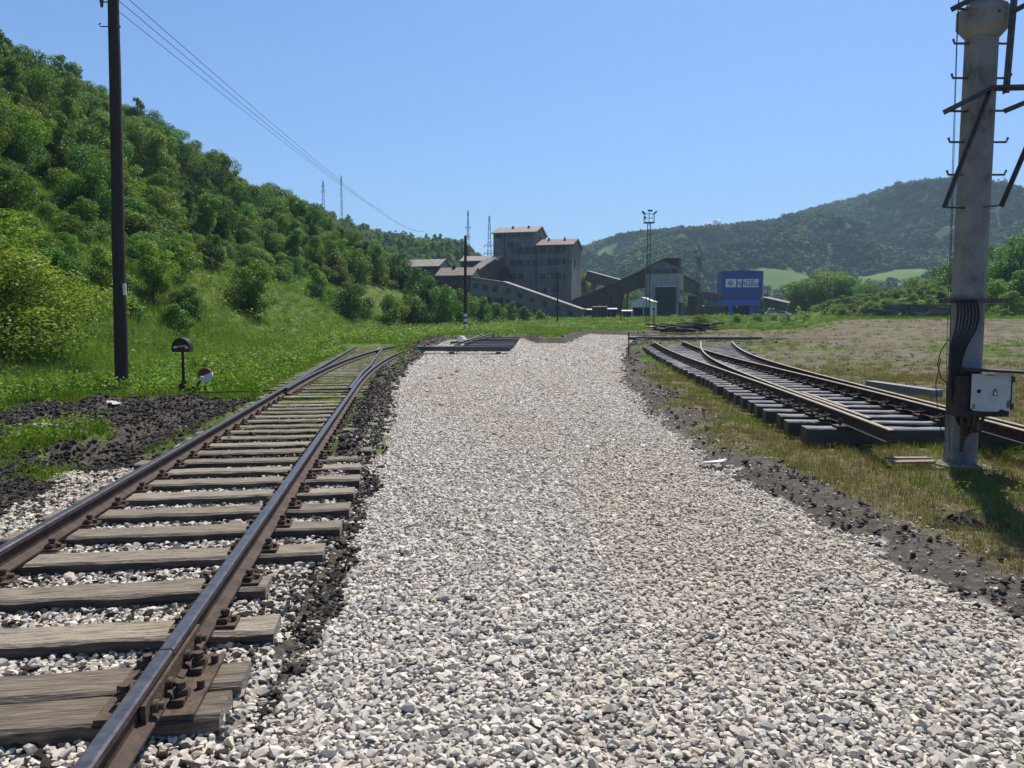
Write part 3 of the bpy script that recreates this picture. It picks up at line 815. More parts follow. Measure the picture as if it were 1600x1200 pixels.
LBL = {'broa': ('broadleaf_tree', 'round-crowned broadleaf tree in the wood on the left hillside', 'tree', 'round-crowned trees of the left hillside wood'),
       'tall': ('tall_tree', 'tall narrow-crowned tree in the wood on the left hillside', 'tree', 'narrow-crowned trees of the left hillside wood'),
       'cone': ('pointed_tree', 'dark pointed tree in the wood on the left hillside', 'tree', 'pointed trees of the left hillside wood'),
       'bush': ('shrub', 'low leafy shrub at the foot of the left hillside wood', 'shrub', 'low shrubs of the slope')}
rest = []
for j, i in enumerate(order):
    kd = pick(up[i], R.random())
    s = float(sc[i]); s = s*1.9 if kd[:4] == 'bush' else s
    rz = R.uniform(0, 6.28)
    if j < 285:
        nm, lb, ct, gp = LBL[kd[:4]]
        band = 'in the lowest belt' if up[i] < .33 else ('at mid-slope' if q[i] < 55 else 'near the crest')
        az = X[i]/max(Y[i], 1)
        wh = [w_ for t_, w_ in ((-.60, 'above the yellow-tipped shrub'), (-.515, 'left of the wooden pole'), (-.45, 'right of the wooden pole'), (-.38, 'above the switch stand'), (-.30, 'above the round shrub'), (-.22, 'below the thin crest mast'), (-.14, 'above the turnout end'), (9, 'beside the coal plant')) if az < t_][0]
        lb = {'broa': 'round-crowned tree', 'tall': 'tall narrow tree', 'cone': 'dark pointed tree', 'bush': 'low leafy shrub'}[kd[:4]]+' %s of the wood, %s' % (band, wh)
        gp = gp+', '+band+' '+wh
        plant(kd, nm, float(X[i]), float(Y[i]), s, rz, lb, ct, gp, sz=s*R.uniform(.85, 1.2))
    else: rest.append((X[i], Y[i], Z[i]-.2, s, rz, kinds.index(kd)))
rest = np.array(rest)
print('hill trees', len(order))
scatter('hillside_wood', rest[:, :3], np.stack([0*rest[:, 3], 0*rest[:, 3], rest[:, 4]], 1), np.stack([rest[:, 3]]*3, 1), rest[:, 5], [T[k][0] for k in kinds], 'dense broadleaf wood covering the upper slope of the left hill')
# undergrowth under and between the trees
X, Y = jitter_grid(-160, 40, 18, 430, 1/4.2)
q = np.interp(Y, TOE_Y, TOE_X)-X
Z = ground(X, Y)
k = ~((Y > 118) & (Y < 170) & (X > -.168*Y)) & (np.abs(X) < Y*.70+6) & (q > 3.4+6.6*ssn((Y-36)/25)+3*fbm(X*.1, Y*.1, 3)) & (X > np.interp(Y, CR_Y, CR_X)-8) & ~((X > -44) & (X < 24) & (Y > 168) & (Y < 236) & (q < 26)) & (rng.random(len(X)) < np.where(Y < 60, .95, np.where(Y < 130, .6, .33)))
p = ongr(322, 345, 20); k &= ~(np.hypot(X-p.x, (Y-p.y)*.6) < 4)
X, Y, Z = X[k], Y[k], Z[k]; n = len(X)
s = rng.uniform(.30, .80, n)*np.where(Y < 45, .72, 1.1)
scatter('undergrowth', np.stack([X, Y, Z-.15], 1), np.stack([0*X, 0*X, rng.uniform(0, 6.28, n)], 1), np.stack([s*1.15, s*1.15, s], 1), rng.integers(0, 4, n), [T['bush%d' % i][0] for i in range(4)], 'low bushes and brambles filling the left slope under the trees')
print('undergrowth', n)

# far wood across the valley
def blob(seed, hi=1.0):
    q = np.random.default_rng(seed); n = 150
    d = q.normal(size=(n, 3)); d /= np.linalg.norm(d, axis=1, keepdims=True)
    d[:, 2] = np.abs(d[:, 2])
    r_ = 4.2*(1-.45*q.random(n)**1.5)*(1+.25*np.sin(d[:, 0]*5+seed)*np.sin(d[:, 1]*5))
    C = d*r_[:, None]*np.array([1, 1, hi]); C[:, 2] += 1.0
    return leaves_mesh('far_crown', C, d+q.normal(size=(n, 3))*.35+np.array([0, 0, .3]), q.uniform(1.3, 2.3, n), [M['far_leaf']], seed)
blobs = [blob(i, .9+.15*(i % 3)) for i in range(6)]
X, Y = jitter_grid(-260, 1150, 240, 1300, 1/62.)
k = (X > -.2*Y) & (X < .74*Y) & ((Y > 440) | ((X > 12) & (ground(X, Y) > 7)) | ((Y > 262) & (X > 20) & (fbm(X*.02, Y*.02, 3) > -.12))) ; X = X[k]; Y = Y[k]
k = (pasture(X, Y) < .3) & ((rng.random(len(X)) < .92)); X = X[k]; Y = Y[k]
n = len(X); s = rng.uniform(.75, 1.45, n)*(1+.3*vnoise(X*.02, Y*.02))
scatter('distant_wood', np.stack([X, Y, ground(X, Y)-.5], 1), np.stack([0*X, 0*X, rng.uniform(0, 6.28, n)], 1), np.stack([s, s, s*rng.uniform(.8, 1.3, n)], 1), rng.integers(0, 6, n), blobs, 'unbroken wood over the long hill on the far side of the valley')
print('far', n)

# single shrubs and trees near the line
big_c, L_ = crown_mesh('crown', 811, 2.7, 3.9, .5, 26000, .085, M['leaf_a'], 26, 'dome', mts=[M['leaf_y'], M['leaf_yy']], yfrac=.07)
big_t = trunk_mesh('trunk', 811, 3.0, .07, L_)
T['yellow'] = (big_c, big_t)
T['green'] = (crown_mesh('crown', 814, 2.7, 3.9, .5, 15000, .11, M['leaf_a'], 24, 'dome')[0], big_t)
T['bright'] = (crown_mesh('crown', 815, 2.1, 3.2, .1, 6000, .12, M['weed'], 12, 'dome')[0], big_t)
c2, L_ = crown_mesh('crown', 812, 1.45, 2.6, .1, 12000, .075, M['leaf_a'], 16, 'round', mts=[M['leaf_a'], M['leaf_y']], yfrac=.12)
T['round'] = (c2, trunk_mesh('trunk', 812, 2.0, .05, L_))
plant('yellow', 'flowering_shrub', -15.3, 23.8, 1.12, .3, 'big shrub with yellow-green tips overhanging the verge, cut off by the left edge', 'shrub', sz=.74)
plant('green', 'leafy_shrub', -19.4, 27.5, 1.2, 2.2, 'large green shrub directly behind the yellow-tipped one at the edge', 'shrub', sz=.5)
p = ongr(392, 488, 20); plant('round', 'round_shrub', p.x, p.y, 1.25, 1.0, 'compact rounded dark shrub standing alone in the tall grass of the bank', 'shrub')
# shrub belt along the verge in front of the plant
for (u, Y_, s) in ((500, 74, .8), (545, 76, 1.0), (575, 82, .75), (610, 84, 1.15), (640, 92, 1.2), (668, 96, 1.5), (695, 94, 1.35), (720, 99, 1.3), (752, 104, .95), (775, 118, .8), (798, 122, .75), (820, 126, .7), (842, 132, .55), (655, 110, 1.25), (700, 118, 1.2), (625, 112, 1.3), (590, 105, 1.5), (735, 120, 1.0), (560, 98, 1.3), (530, 92, 1.1)):
    x = at(u, 500, Y_).x
    kd = R.choice(['bush0', 'bush1', 'bush2', 'bush3'])
    plant(kd, 'verge_shrub', x, Y_, s*1.02, R.uniform(0, 6.28), 'leafy shrub in the belt between the grassy yard and the coal plant', 'shrub', 'shrubs in the belt before the coal plant', sz=s*R.uniform(.95, 1.3))
# trees right of the plant
def tree_at(kd, u, vtop, Y_, label, name='broadleaf_tree', group=None, cat='tree', sx=None):
    x = at(u, 500, Y_).x; g = gz(x, Y_); top = at(u, vtop, Y_).z
    H0 = {'broa': 9.6, 'tall': 12.3, 'cone': 11, 'bush': 4.3}[kd[:4]]
    s = (top-g)/H0
    plant(kd, name, x, Y_, s*(sx or 1), R.uniform(0, 6.28), label, cat, group, sz=s)
for (kd, u, vt, Y_) in (('tall0', 1240, 432, 205), ('broad0', 1255, 428, 200), ('tall1', 1275, 422, 202), ('broad2', 1296, 418, 198), ('tall2', 1312, 416, 200), ('broad3', 1330, 430, 196), ('broad1', 1350, 440, 198), ('tall0', 1366, 436, 204), ('broad4', 1385, 444, 196)):
    tree_at(kd, u, vt, Y_, 'dark tree in the dense row beyond the parked cars', group='trees in the dark row beyond the yard', sx=1.15)
for (kd, u, vt, Y_, lb) in (('broad1', 1425, 430, 170, 'rounded dark tree between the tree row and the concrete pole'),
    ('broad3', 1462, 424, 165, 'full-crowned tree half hidden by the concrete pole'),
    ('broad0', 1492, 392, 150, 'tall dark tree directly behind the concrete pole'),
    ('broad2', 1545, 372, 140, 'tall tree just beyond the concrete pole with a dark crown'),
    ('broad4', 1590, 350, 118, 'tallest leafy tree at the edge of the field'),
    ('tall1', 1622, 330, 122, 'narrow tree partly cut off by the edge of the view'),
    ('bush1', 1555, 418, 104, 'pale green shrub below the tall trees beside the pole'),
    ('bush3', 1578, 440, 98, 'low green shrub at the field edge under the tallest tree'),
    ('bush0', 1598, 400, 106, 'large shrub under the tallest tree at the field edge'),
    ('bush2', 1535, 440, 106, 'small shrub close behind the cabinet pole')):
    tree_at(kd, u, vt, Y_, lb, sx=1.1, name='shrub' if kd[:4] == 'bush' else 'broadleaf_tree', cat='shrub' if kd[:4] == 'bush' else 'tree')
for (u, vt, Y_) in ((1295, 462, 128), (1318, 456, 130), (1342, 452, 132), (1368, 458, 130), (1392, 452, 134), (1420, 457, 126), (1447, 450, 124), (1470, 452, 120), (1305, 474, 116), (1330, 468, 112), (1490, 455, 118), (1515, 450, 116), (1405, 466, 112), (1360, 466, 115)):
    tree_at(R.choice(['bush0', 'bush1', 'bush2', 'bush3']), u, vt, Y_, 'shrub on the overgrown mound behind the stacked timbers', 'mound_shrub', 'shrubs on the overgrown mound', 'shrub', 1.6)
tree_at('cone0', 1189, 462, 205, 'small dark pointed evergreen at the corner of the blue building', 'pointed_tree')
for (kd, u, vt, Y_) in (('tall0', 912, 418, 236), ('tall1', 922, 426, 240), ('broad0', 935, 452, 214), ('broad2', 975, 455, 240), ('broad1', 990, 450, 250), ('broad3', 1082, 462, 230), ('broad4', 1100, 460, 240), ('broad0', 925, 462, 205), ('broad1', 948, 458, 236)):
    tree_at(kd, u, vt, Y_, 'green tree showing between the conveyors and towers of the plant', group='trees between the plant buildings', sx=1.1)
for (u, vt, Y_, lb) in ((1098, 488, 96, 'bright leafy bush in the grass left of the heap of old rails'), (1106, 491, 99, 'second bright bush beside the brown shed'), (1150, 489, 108, 'weedy bush in front of the blue building opening'), (1180, 488, 112, 'leafy bush at the foot of the blue building'), (1208, 491, 116, 'bush in front of the parked white cars'), (1230, 490, 112, 'bush at the grass edge left of the dark tree row'), (1258, 489, 110, 'low bush in front of the dark tree row')):
    x = at(u, 500, Y_).x; g = gz(x, Y_); s = max(.25, (at(u, vt, Y_).z-g)/3.6)
    plant('bright', 'low_bush', x, Y_, s*1.5, R.uniform(0, 6), lb, 'bush', sz=s)

X, Y = jitter_grid(40, 105, 92, 150, 1/3.5)
k = (ground(X, Y)-zbase(Y) > 1.25+.6*rng.random(len(X))) & (rng.random(len(X)) < .9); X = X[k]; Y = Y[k]; n = len(X); s = rng.uniform(.12, .42, n)
scatter('mound_growth', np.stack([X, Y, ground(X, Y)-.1], 1), np.stack([0*X, 0*X, rng.uniform(0, 6.28, n)], 1), np.stack([s*1.5, s*1.5, s], 1), rng.integers(0, 6, n), [T['bush%d' % i][0] for i in range(4)]+[T['bright'][0]]*2, 'weeds and brambles covering the mound behind the stacked timbers')
X, Y = jitter_grid(14, 60, 78, 165, 1/5.)
k = (X < .36*Y+2) & (X > .20*Y) & (rng.random(len(X)) < .75*ssn((fbm(X*.15, Y*.15, 3)+.25)/.3)); X = X[k]; Y = Y[k]; n = len(X); s = rng.uniform(.04, .13, n)
scatter('yard_weeds', np.stack([X, Y, ground(X, Y)-.05], 1), np.stack([0*X, 0*X, rng.uniform(0, 6.28, n)], 1), np.stack([s*1.7, s*1.7, s], 1), 0*X.astype(int), [T['bright'][0]], 'tall bright weeds along the yard in front of the blue building')

# haze between the camera and the far hills
hb = MB(); hb.box((700, 1200, 198), (3200, 2740, 404))
hm = bpy.data.materials.new('valley_haze'); hm.use_nodes = True
nt = hm.node_tree; nt.nodes.clear()
o_ = nt.nodes.new('ShaderNodeOutputMaterial'); pv = nt.nodes.new('ShaderNodeVolumePrincipled')
pv.inputs['Density'].default_value = .00027; pv.inputs['Color'].default_value = (.56, .80, 1, 1)
nt.links.new(pv.outputs[0], o_.inputs['Volume'])
haze = hb.build('haze', hm, kind='stuff')

# little cloud peeping over the far ridge
cb = MB(); 
bmc = bmesh.new(); rr_ = random.Random(5)
base = at(1117, 352, 4200)
for i in range(26):
    f = rr_.uniform(-1, 1)
    r_ = rr_.uniform(9, 22)*(1.1-abs(f)*.75)
    mtx = Matrix.Translation((base.x+f*66, base.y+rr_.uniform(-40, 40), base.z-8+rr_.uniform(-6, 22)*(1-abs(f)))) @ Matrix.Diagonal((r_*1.3, r_, r_*.8, 1))
    bmesh.ops.create_icosphere(bmc, subdivisions=3, radius=1, matrix=mtx)
for v_ in bmc.verts:
    v_.co += Vector((noise.noise(v_.co*.08), noise.noise(v_.co*.08+Vector((9, 9, 9))), noise.noise(v_.co*.08+Vector((3, 3, 3)))))*9
for f_ in bmc.faces: f_.smooth = True
cme = bpy.data.meshes.new('cloud'); bmc.to_mesh(cme); bmc.free(); cme.materials.append(M['cloud'])
link('cloud', cme, kind='stuff', label='small bright white cloud just above the far ridge')
# ---------------------------------------------------------------- tracks
def sweep_rail(pts, hgt=.155, foot=.14, head=.067):
    """rail profile swept along a polyline; material 0 sides, 1 running surface"""
    h, f, a = hgt, foot/2, head/2
    prof = [(-f, 0), (f, 0), (f, .012), (.012, .035), (.010, h-.045), (a, h-.035), (a, h-.008), (a-.010, h), (-a+.010, h), (-a, h-.008), (-a, h-.035), (-.010, h-.045), (-.012, .035), (-f, .012)]
    n = len(prof); m = MB(); P = []
    k = len(pts)
    for i, p in enumerate(pts):
        p = Vector(p); d = Vector(pts[min(i+1, k-1)])-Vector(pts[max(i-1, 0)]); d.z = 0; d.normalize()
        sx = Vector((d.y, -d.x, 0))
        for (x, z) in prof: P.append(p+sx*x+Vector((0, 0, z)))
    F = []; MI = []
    nv = len(m.v); m.v += [tuple(p) for p in P]
    for i in range(k-1):
        for j in range(n):
            j2 = (j+1) % n
            m.f.append([i*n+j, i*n+j2, (i+1)*n+j2, (i+1)*n+j]); m.m.append(1 if j in (6, 7, 8) else 0); m.sm.append(False)
    m.f.append(list(range(n))); m.m.append(0); m.sm.append(False)
    m.f.append([(k-1)*n+j for j in reversed(range(n))]); m.m.append(0); m.sm.append(False)
    return m

def sleeper_mesh(name, L, w, h, seed, mt, end):
    """timber laid along x: worn, split edges; ends get end grain"""
    r = random.Random(seed); m = MB(); N = 14
    P = []
    for i in range(N+1):
        x = -L/2+L*i/N
        wob = r.uniform(-.006, .006); dz = r.uniform(-.006, .002)
        ch = .012+r.uniform(0, .012)
        y0 = -w/2+r.uniform(-.006, .006); y1 = w/2+r.uniform(-.006, .006); t = h+dz
        P.append([(x, y0, 0), (x, y1, 0), (x, y1, t-ch), (x, y1-ch, t+wob*.4), (x, y1*.33, t+r.uniform(-.007, .001)), (x, y0*.33, t+r.uniform(-.007, .001)), (x, y0+ch, t-wob*.4), (x, y0, t-ch)])
    n = 8
    for ring in P: m.v += ring
    for i in range(N):
        for j in range(n):
            j2 = (j+1) % n
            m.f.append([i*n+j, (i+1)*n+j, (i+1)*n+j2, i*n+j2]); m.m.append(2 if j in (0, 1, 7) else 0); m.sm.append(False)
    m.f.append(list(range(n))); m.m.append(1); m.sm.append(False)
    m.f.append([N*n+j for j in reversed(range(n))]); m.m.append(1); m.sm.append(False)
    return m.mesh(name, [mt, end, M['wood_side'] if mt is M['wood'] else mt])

def clamp_mesh(seed, long=False):
    """ribbed base plate with clips and screws, along y = rail direction"""
    m = MB(); r = random.Random(seed)
    m.box((0, 0, .008), (.34, .15, .016))
    for s in (-1, 1):
        m.box((s*.10, 0, .03), (.055, .10, .03), rz=r.uniform(-.1, .1))
        m.tube([(s*.105, 0, .03), (s*.105, 0, .085)], [.017, .017], 8)
        m.tube([(s*.105, 0, .058), (s*.105, 0, .082)], [.026, .026], 6)
        m.tube([(s*.15, r.uniform(-.03, .03), .01), (s*.15, r.uniform(-.03, .03), .045)], [.016, .016], 6)
    return m.mesh('rail_clamp', M['rust'])
clampM = [clamp_mesh(i) for i in range(3)]

TRK = atan(.1425)
tdir = Vector((-sin(TRK), cos(TRK), 0)); tnrm = Vector((cos(TRK), sin(TRK), 0))
track = empty('railway_track', (0, 0, 0), label='old rusty track with weathered wooden sleepers, running into a grass-grown turnout', cat='railway track')
RZ = .128
def zr(y): return RZ + float(zbase(y))
def div(y): return 0 if y < 17.5 else .0028*(y-17.5)**2
def rline(f, y0, y1, st=1.0, z=zr):
    ys = np.arange(y0, y1+1e-6, st); return [(f(y), y, z(y)+.016) for y in ys]
JY = 3.40
rt = M['rail_side'], M['rail_top']
def fr(y): return rail_r(y)
def fl(y): return rail_l(y)
# right-hand rail: joint near the camera, then the curved stock rail; left rail runs straight to its end
sweep_rail(rline(fr, -2.0, JY-.006, .9)+[(fr(JY-.006), JY-.006, zr(3)+.016)]).build('rail', rt, track)
sweep_rail([(fr(JY+.006), JY+.006, zr(3)+.016)]+rline(lambda y: fr(y)+div(y), 4, 46.5, .5)).build('rail', rt, track)
sweep_rail(rline(fl, -2.0, 44.5, .5)).build('rail', rt, track)
# turnout rails: straight inner rail and curved inner rail cross at the frog
sweep_rail(rline(lambda y: fr(y)-.085 if y < 22 else fr(y)-.085*max(0, (26-y)/4), 17.0, 47.0, .5)).build('switch_rail', rt, track)
sweep_rail(rline(lambda y: fl(y)+.085+div(y), 17.0, 47.0, .5)).build('switch_rail', rt, track)
sweep_rail(rline(lambda y: fr(y)-.16, 38.5, 43.5, .5)).build('check_rail', (M['rail_side'], M['rail_top_rust']), track)
# joint: fishplates with bolts, wide base plate
for s in (-1, 1):
    m = MB()
    pts = []
    for k in range(7):
        y = JY-.42+k*.14; pts.append((fr(y)+s*.033, y, zr(3)+.016+.060))
    for a_, b_ in zip(pts[:-1], pts[1:]): m.bar(a_, b_, .022, .085)
    for k in (0.08, .28, .56, .76):
        y = JY-.42+k; c = Vector((fr(y)+s*.05, y, zr(3)+.078)); m.tube([c, c+tnrm*s*.045], [.017, .017], 6); m.tube([c, c+tnrm*s*.022], [.027, .027], 6)
    m.build('fishplate', M['rust'], track)
m = MB(); m.box((0, 0, .006), (.40, .60, .014))
for (x_, y_) in ((.115, -.17), (.115, .13), (-.115, -.17), (-.115, .13)):
    m.box((x_, y_, .028), (.05, .12, .03)); m.tube([(x_, y_, .04), (x_, y_, .10)], [.022, .022], 10); m.tube([(x_, y_, .045), (x_, y_, .07)], [.034, .034], 6)
for (x_, y_) in ((.17, -.06), (.17, .20), (-.17, -.06), (-.17, .2)): m.tube([(x_, y_, .01), (x_, y_, .05)], [.018, .018], 6)
jp = m.build('joint_plate', M['rust'], track, loc=(fr(JY-.02), JY-.02, RZ+.004), rot=(0, 0, TRK))

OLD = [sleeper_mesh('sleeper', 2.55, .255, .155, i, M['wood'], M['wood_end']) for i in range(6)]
OLDW = sleeper_mesh('sleeper', 2.6, .25, .17, 77, M['wood_new'], M['wood_end'])
LONG = {}
# sleepers: distance along y measured at the right rail, and where the right end lies beyond it
ends = [(2.0, .34), (2.55, .30), (3.22, .30), (3.50, .33), (4.10, .38), (4.78, .22), (5.48, .50), (6.15, .57), (6.78, .60), (7.42, .60), (8.05, .62)]
y_ = 8.66
while y_ < 16.4: ends.append((y_, .60+R.uniform(-.08, .08))); y_ += .62+R.uniform(-.05, .05)
for i, (yy, e_) in enumerate(ends):
    pair = i in (2, 3)
    me_ = OLDW if pair else OLD[i % 6]
    L_ = 2.6 if pair else 2.55
    c = Vector((fr(yy), yy, 0)) + tnrm*(e_-L_/2)
    zt = zr(yy)
    rzj = TRK+R.uniform(-.012, .012)
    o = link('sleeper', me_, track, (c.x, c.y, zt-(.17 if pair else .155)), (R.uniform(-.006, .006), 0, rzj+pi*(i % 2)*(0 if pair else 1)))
    if pair: o['label'] = 'dark sleeper of the joint pair'
    if not pair:
        for rf in (fr, fl):
            base = Vector((rf(yy), yy, zt))
            # the sleeper is the parent: express the clamp in its frame
            cl = link('rail_clamp', clampM[i % 3], o)
            cl.matrix_parent_inverse = Matrix.Translation(o.location).inverted() if False else Matrix.Identity(4)
            Mo = Matrix.Translation(o.location) @ o.rotation_euler.to_matrix().to_4x4()
            loc = Mo.inverted() @ (base+Vector((0, yy*0, .002)))
            # follow the slope of the sleeper to where the rail crosses it
            cl.location = loc; cl.rotation_euler = (0, 0, -(rzj+pi*(i % 2)*(0 if pair else 1))+TRK)
# turnout sleepers: longer ones, half buried in grass
y_ = 17.0; i = 0
while y_ < 46:
    w = 2.62+div(y_)*.97
    key = round(w/.35)
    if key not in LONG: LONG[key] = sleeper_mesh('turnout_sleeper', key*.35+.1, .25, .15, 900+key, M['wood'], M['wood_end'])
    c = Vector((fr(y_)+div(y_), y_, 0)) + tnrm*(.52-(key*.35+.1)/2)
    link('turnout_sleeper', LONG[key], track, (c.x, c.y, zr(y_)-.152-R.uniform(0, .02)), (0, 0, TRK+R.uniform(-.015, .015)))
    y_ += .66+R.uniform(-.04, .04); i += 1
# slide plates under the blades, throw rod
m = MB()
for k in range(9):
    yy = 17.2+k*.66
    for rf in (fr, fl):
        for s in (0.02,):
            c = Vector((rf(yy)+(-.12 if rf is fr else .14), yy, zr(yy)+.012)); m.box(c, (.34, .14, .02), rz=TRK)
m.build('slide_plates', M['rust'], track)
m = MB(); a_ = Vector((-7.2, 17.55, .14)); b_ = Vector((fr(17.4)-.1, 18.4, .16)); m.bar(a_, b_, .04, .03); m.build('throw_rod', M['rust'], track)
# stray timber at the lower edge of the photograph
o = sleeper_mesh('loose_timber', 1.5, .22, .10, 55, M['wood'], M['wood_end'])
link('loose_timber', o, None, (-1.02, 2.38, .005), (0, 0, .16), label='loose grey timber lying on the gravel beside the nearest rail', cat='timber')

# ---- new turnout panel lying on the ground at the right
PA = atan(.0955)
pd = Vector((sin(PA), cos(PA), 0)); pn = Vector((cos(PA), -sin(PA), 0))
panel = empty('turnout_panel', (0, 0, 0), label='new turnout panel of rusty rails on black tarred sleepers lying beside the bed', cat='track panel')
def fa(y): return 3.60+.0955*y
def pk(y): return max(0, y-12)**2*.0029
def gpan(y): return gz(fa(y)-.2, y)
SY = np.linspace(8, 42, 40); SG = np.array([min(gz(fa(y)-.4, y), gz(fa(y)+2.2, y)+.03, .3+float(zbase(y))) for y in SY])
SG = np.polyfit(SY, SG, 3)
def zp(y): return float(np.polyval(SG, y))+.05+.20
rp2 = (M['rail_side'], M['rail_top_rust'])
zz = lambda y: zp(y)+.02
def pl(f, y0, y1, st=.6): 
    ys = np.arange(y0, y1+1e-6, st); return [(f(y), y, zz(y)) for y in ys]
sweep_rail(pl(fa, 8.9, 40.6)).build('rail', rp2, panel)
sweep_rail(pl(lambda y: fa(y)+.14+pk(y), 10.0, 41.0)).build('rail', rp2, panel)
sweep_rail(pl(lambda y: fa(y)+1.55, 7.0, 41.0)).build('rail', rp2, panel)
sweep_rail(pl(lambda y: fa(y)+1.74+max(0, y-9)**2*.0024, 7.6, 40.8)).build('rail', rp2, panel)
sweep_rail(pl(lambda y: fa(y)+.26, 11.2, 14.0)).build('short_rail', rp2, panel)
SLP = {}
def pad_mesh(seed):
    m = MB(); r = random.Random(seed)
    m.box((0, 0, .008), (.36, .15, .016), rz=r.uniform(-.1, .1))
    for s in (-1, 1):
        if r.random() < .85:
            a = r.uniform(-.5, .5); c = Vector((s*.15+r.uniform(-.02, .02), r.uniform(-.03, .03), .03))
            d = Vector((cos(a)*.08, sin(a)*.08, 0)); e_ = Vector((-sin(a), cos(a), 0))*.03
            for t in (-1, 1): m.bar(c-d+e_*t, c+d+e_*t+Vector((0, 0, .02)), .014)
            m.bar(c-d-e_, c-d+e_, .014); m.bar(c+d-e_+Vector((0, 0, .02)), c+d+e_+Vector((0, 0, .02)), .014)
        m.tube([(s*.11, 0, .01), (s*.11, 0, .07)], [.013, .013], 6); m.tube([(s*.11, 0, .03), (s*.11, 0, .055)], [.024, .024], 6)
    return m.mesh('rail_clip', M['rust'])
pads = [pad_mesh(20+i) for i in range(5)]
yy = 10.35; i = 0
while yy < 40.8:
    w = .62 + (fa(yy)*0+1.74+max(0, yy-9)**2*.0024) + .50
    if yy < 16: w = 3.0
    key = round(w/.3)
    if key not in SLP: SLP[key] = [sleeper_mesh('sleeper', key*.3, .26, .22, 1200+key*3+q, M['tar'], M['tar']) for q in range(2)]
    L_ = key*.3; st = Vector((fa(yy), yy, 0)) - pn*(.64+R.uniform(-.05, .05))
    c = st+pn*(L_/2)
    o = link('sleeper', SLP[key][i % 2], panel, (c.x, c.y, zp(c.y)-.222), (0, 0, -PA+R.uniform(-.01, .01)))
    Mo = Matrix.Translation(o.location) @ o.rotation_euler.to_matrix().to_4x4()
    for f in (lambda y: fa(y), lambda y: fa(y)+1.6):
        b = Mo.inverted() @ Vector((f(yy), yy, 0)); 
        for q in range(4): b = Mo.inverted() @ Vector((f((Mo @ Vector((b.x, 0, 0))).y), (Mo @ Vector((b.x, 0, 0))).y, 0))
        link('rail_clip', pads[(i*3+q) % 5], o, (b.x, 0, .221), (0, 0, 0), (1.15, 1.35, 1.7))
    yy += .665+R.uniform(-.03, .03); i += 1
# loose iron straps under the near end of the panel
g0 = zp(9)-.19
m = MB(); m.box((0, 0, 0), (.5, .12, .02), rz=.1); m.box((.02, .16, .012), (.5, .10, .02), rz=.02)
m.build('iron_strap', M['rust_light'], None, loc=(4.62, 8.75, gz(4.62, 8.75)+.07), label='pair of rusty flat straps under the near end of the panel rails', cat='iron strap')
m = MB(); m.box((0, 0, 0), (.75, .10, .02), rz=-.35); m.box((.05, .14, .012), (.7, .10, .02), rz=-.15)
m.build('iron_strap', M['rust_light'], None, loc=(6.65, 9.9, gz(6.65, 9.9)+.20), label='pale flat straps on the rails behind the concrete pole', cat='iron strap')

# pale timber right of the panel
p = ongr(1425, 618, 5)
m = MB(); m.box((0, 0, .09), (.26, 2.6, .18))
m.build('timber', M['tar_grey'], None, loc=(p.x-.1, p.y+.3, gz(p.x, p.y)+.03), rot=(0, 0, .10), label='single pale grey timber lying behind the turnout panel', cat='timber')

# ---- unfinished panel in the notch at the end of the gravel bed
np_ = empty('short_panel', (0, 0, 0), label='short panel of dark timbers and bent rails in the notch of the bed', cat='track panel')
zq = lambda y: float(zbase(y))
m = MB()
for k, (yy, x0, x1, hz) in enumerate(((40.6, -5.2, -.15, .30), (43.3, -3.7, -.1, .16), (45.4, -3.6, -.0, .17), (47.7, -3.5, .1, .17), (50.2, -3.4, .2, .18), (53, -3.4, .3, .18), (56.0, -3.3, .4, .18), (59.2, -3.3, .5, .19), (62.0, -3.1, .6, .19))):
    mm = MB(); L_ = x1-x0
    mm.box((0, 0, .12), (L_, .30, .24 if k == 0 else .20), jit=.01)
    mm.build('timber', M['tar'], np_, loc=((x0+x1)/2, yy, zq(yy)+hz-.13))
for (pts) in ([(-3.3, 41.2, .55), (-3.2, 46, .45), (-2.6, 53, .4), (-1.6, 62, .5)], [(-2.9, 42, .5), (-2.7, 50, .45), (-2.3, 62, .5)]):
    sweep_rail([(a, b, c_+zq(b)-.05) for a, b, c_ in pts]).build('rail', rp2, np_)
m = MB(); m.tube([(-5.0, 40.1, .05), (-3, 39.6, .03), (-.2, 39.8, .05)], .03, 6); m.box((-3.1, 39.7, .08), (.25, .3, .16)); m.box((-.7, 39.8, .08), (.25, .3, .16))
m.build('tie_bar', M['rust'], np_)
for (u, v, Y_, sx, lb) in ((716, 536, 46, .3, 'white sack leaning on the end of the dark timbers'), (721, 529, 58, .34, 'second white sack, farther from the front beam')):
    bm = bmesh.new(); bmesh.ops.create_icosphere(bm, subdivisions=3, radius=1)
    for v_ in bm.verts:
        v_.co = Vector((v_.co.x*sx, v_.co.y*.25, v_.co.z*.22))*(1+.5*noise.noise(v_.co*1.7+Vector((u, 0, 0))))
    me_ = bpy.data.meshes.new('sack'); bm.to_mesh(me_); bm.free(); me_.materials.append(M['plastic'])
    x_ = at(u, 500, Y_).x; link('sack', me_, None, (x_, Y_, gz(x_, Y_)+.25), label=lb, cat='sack')

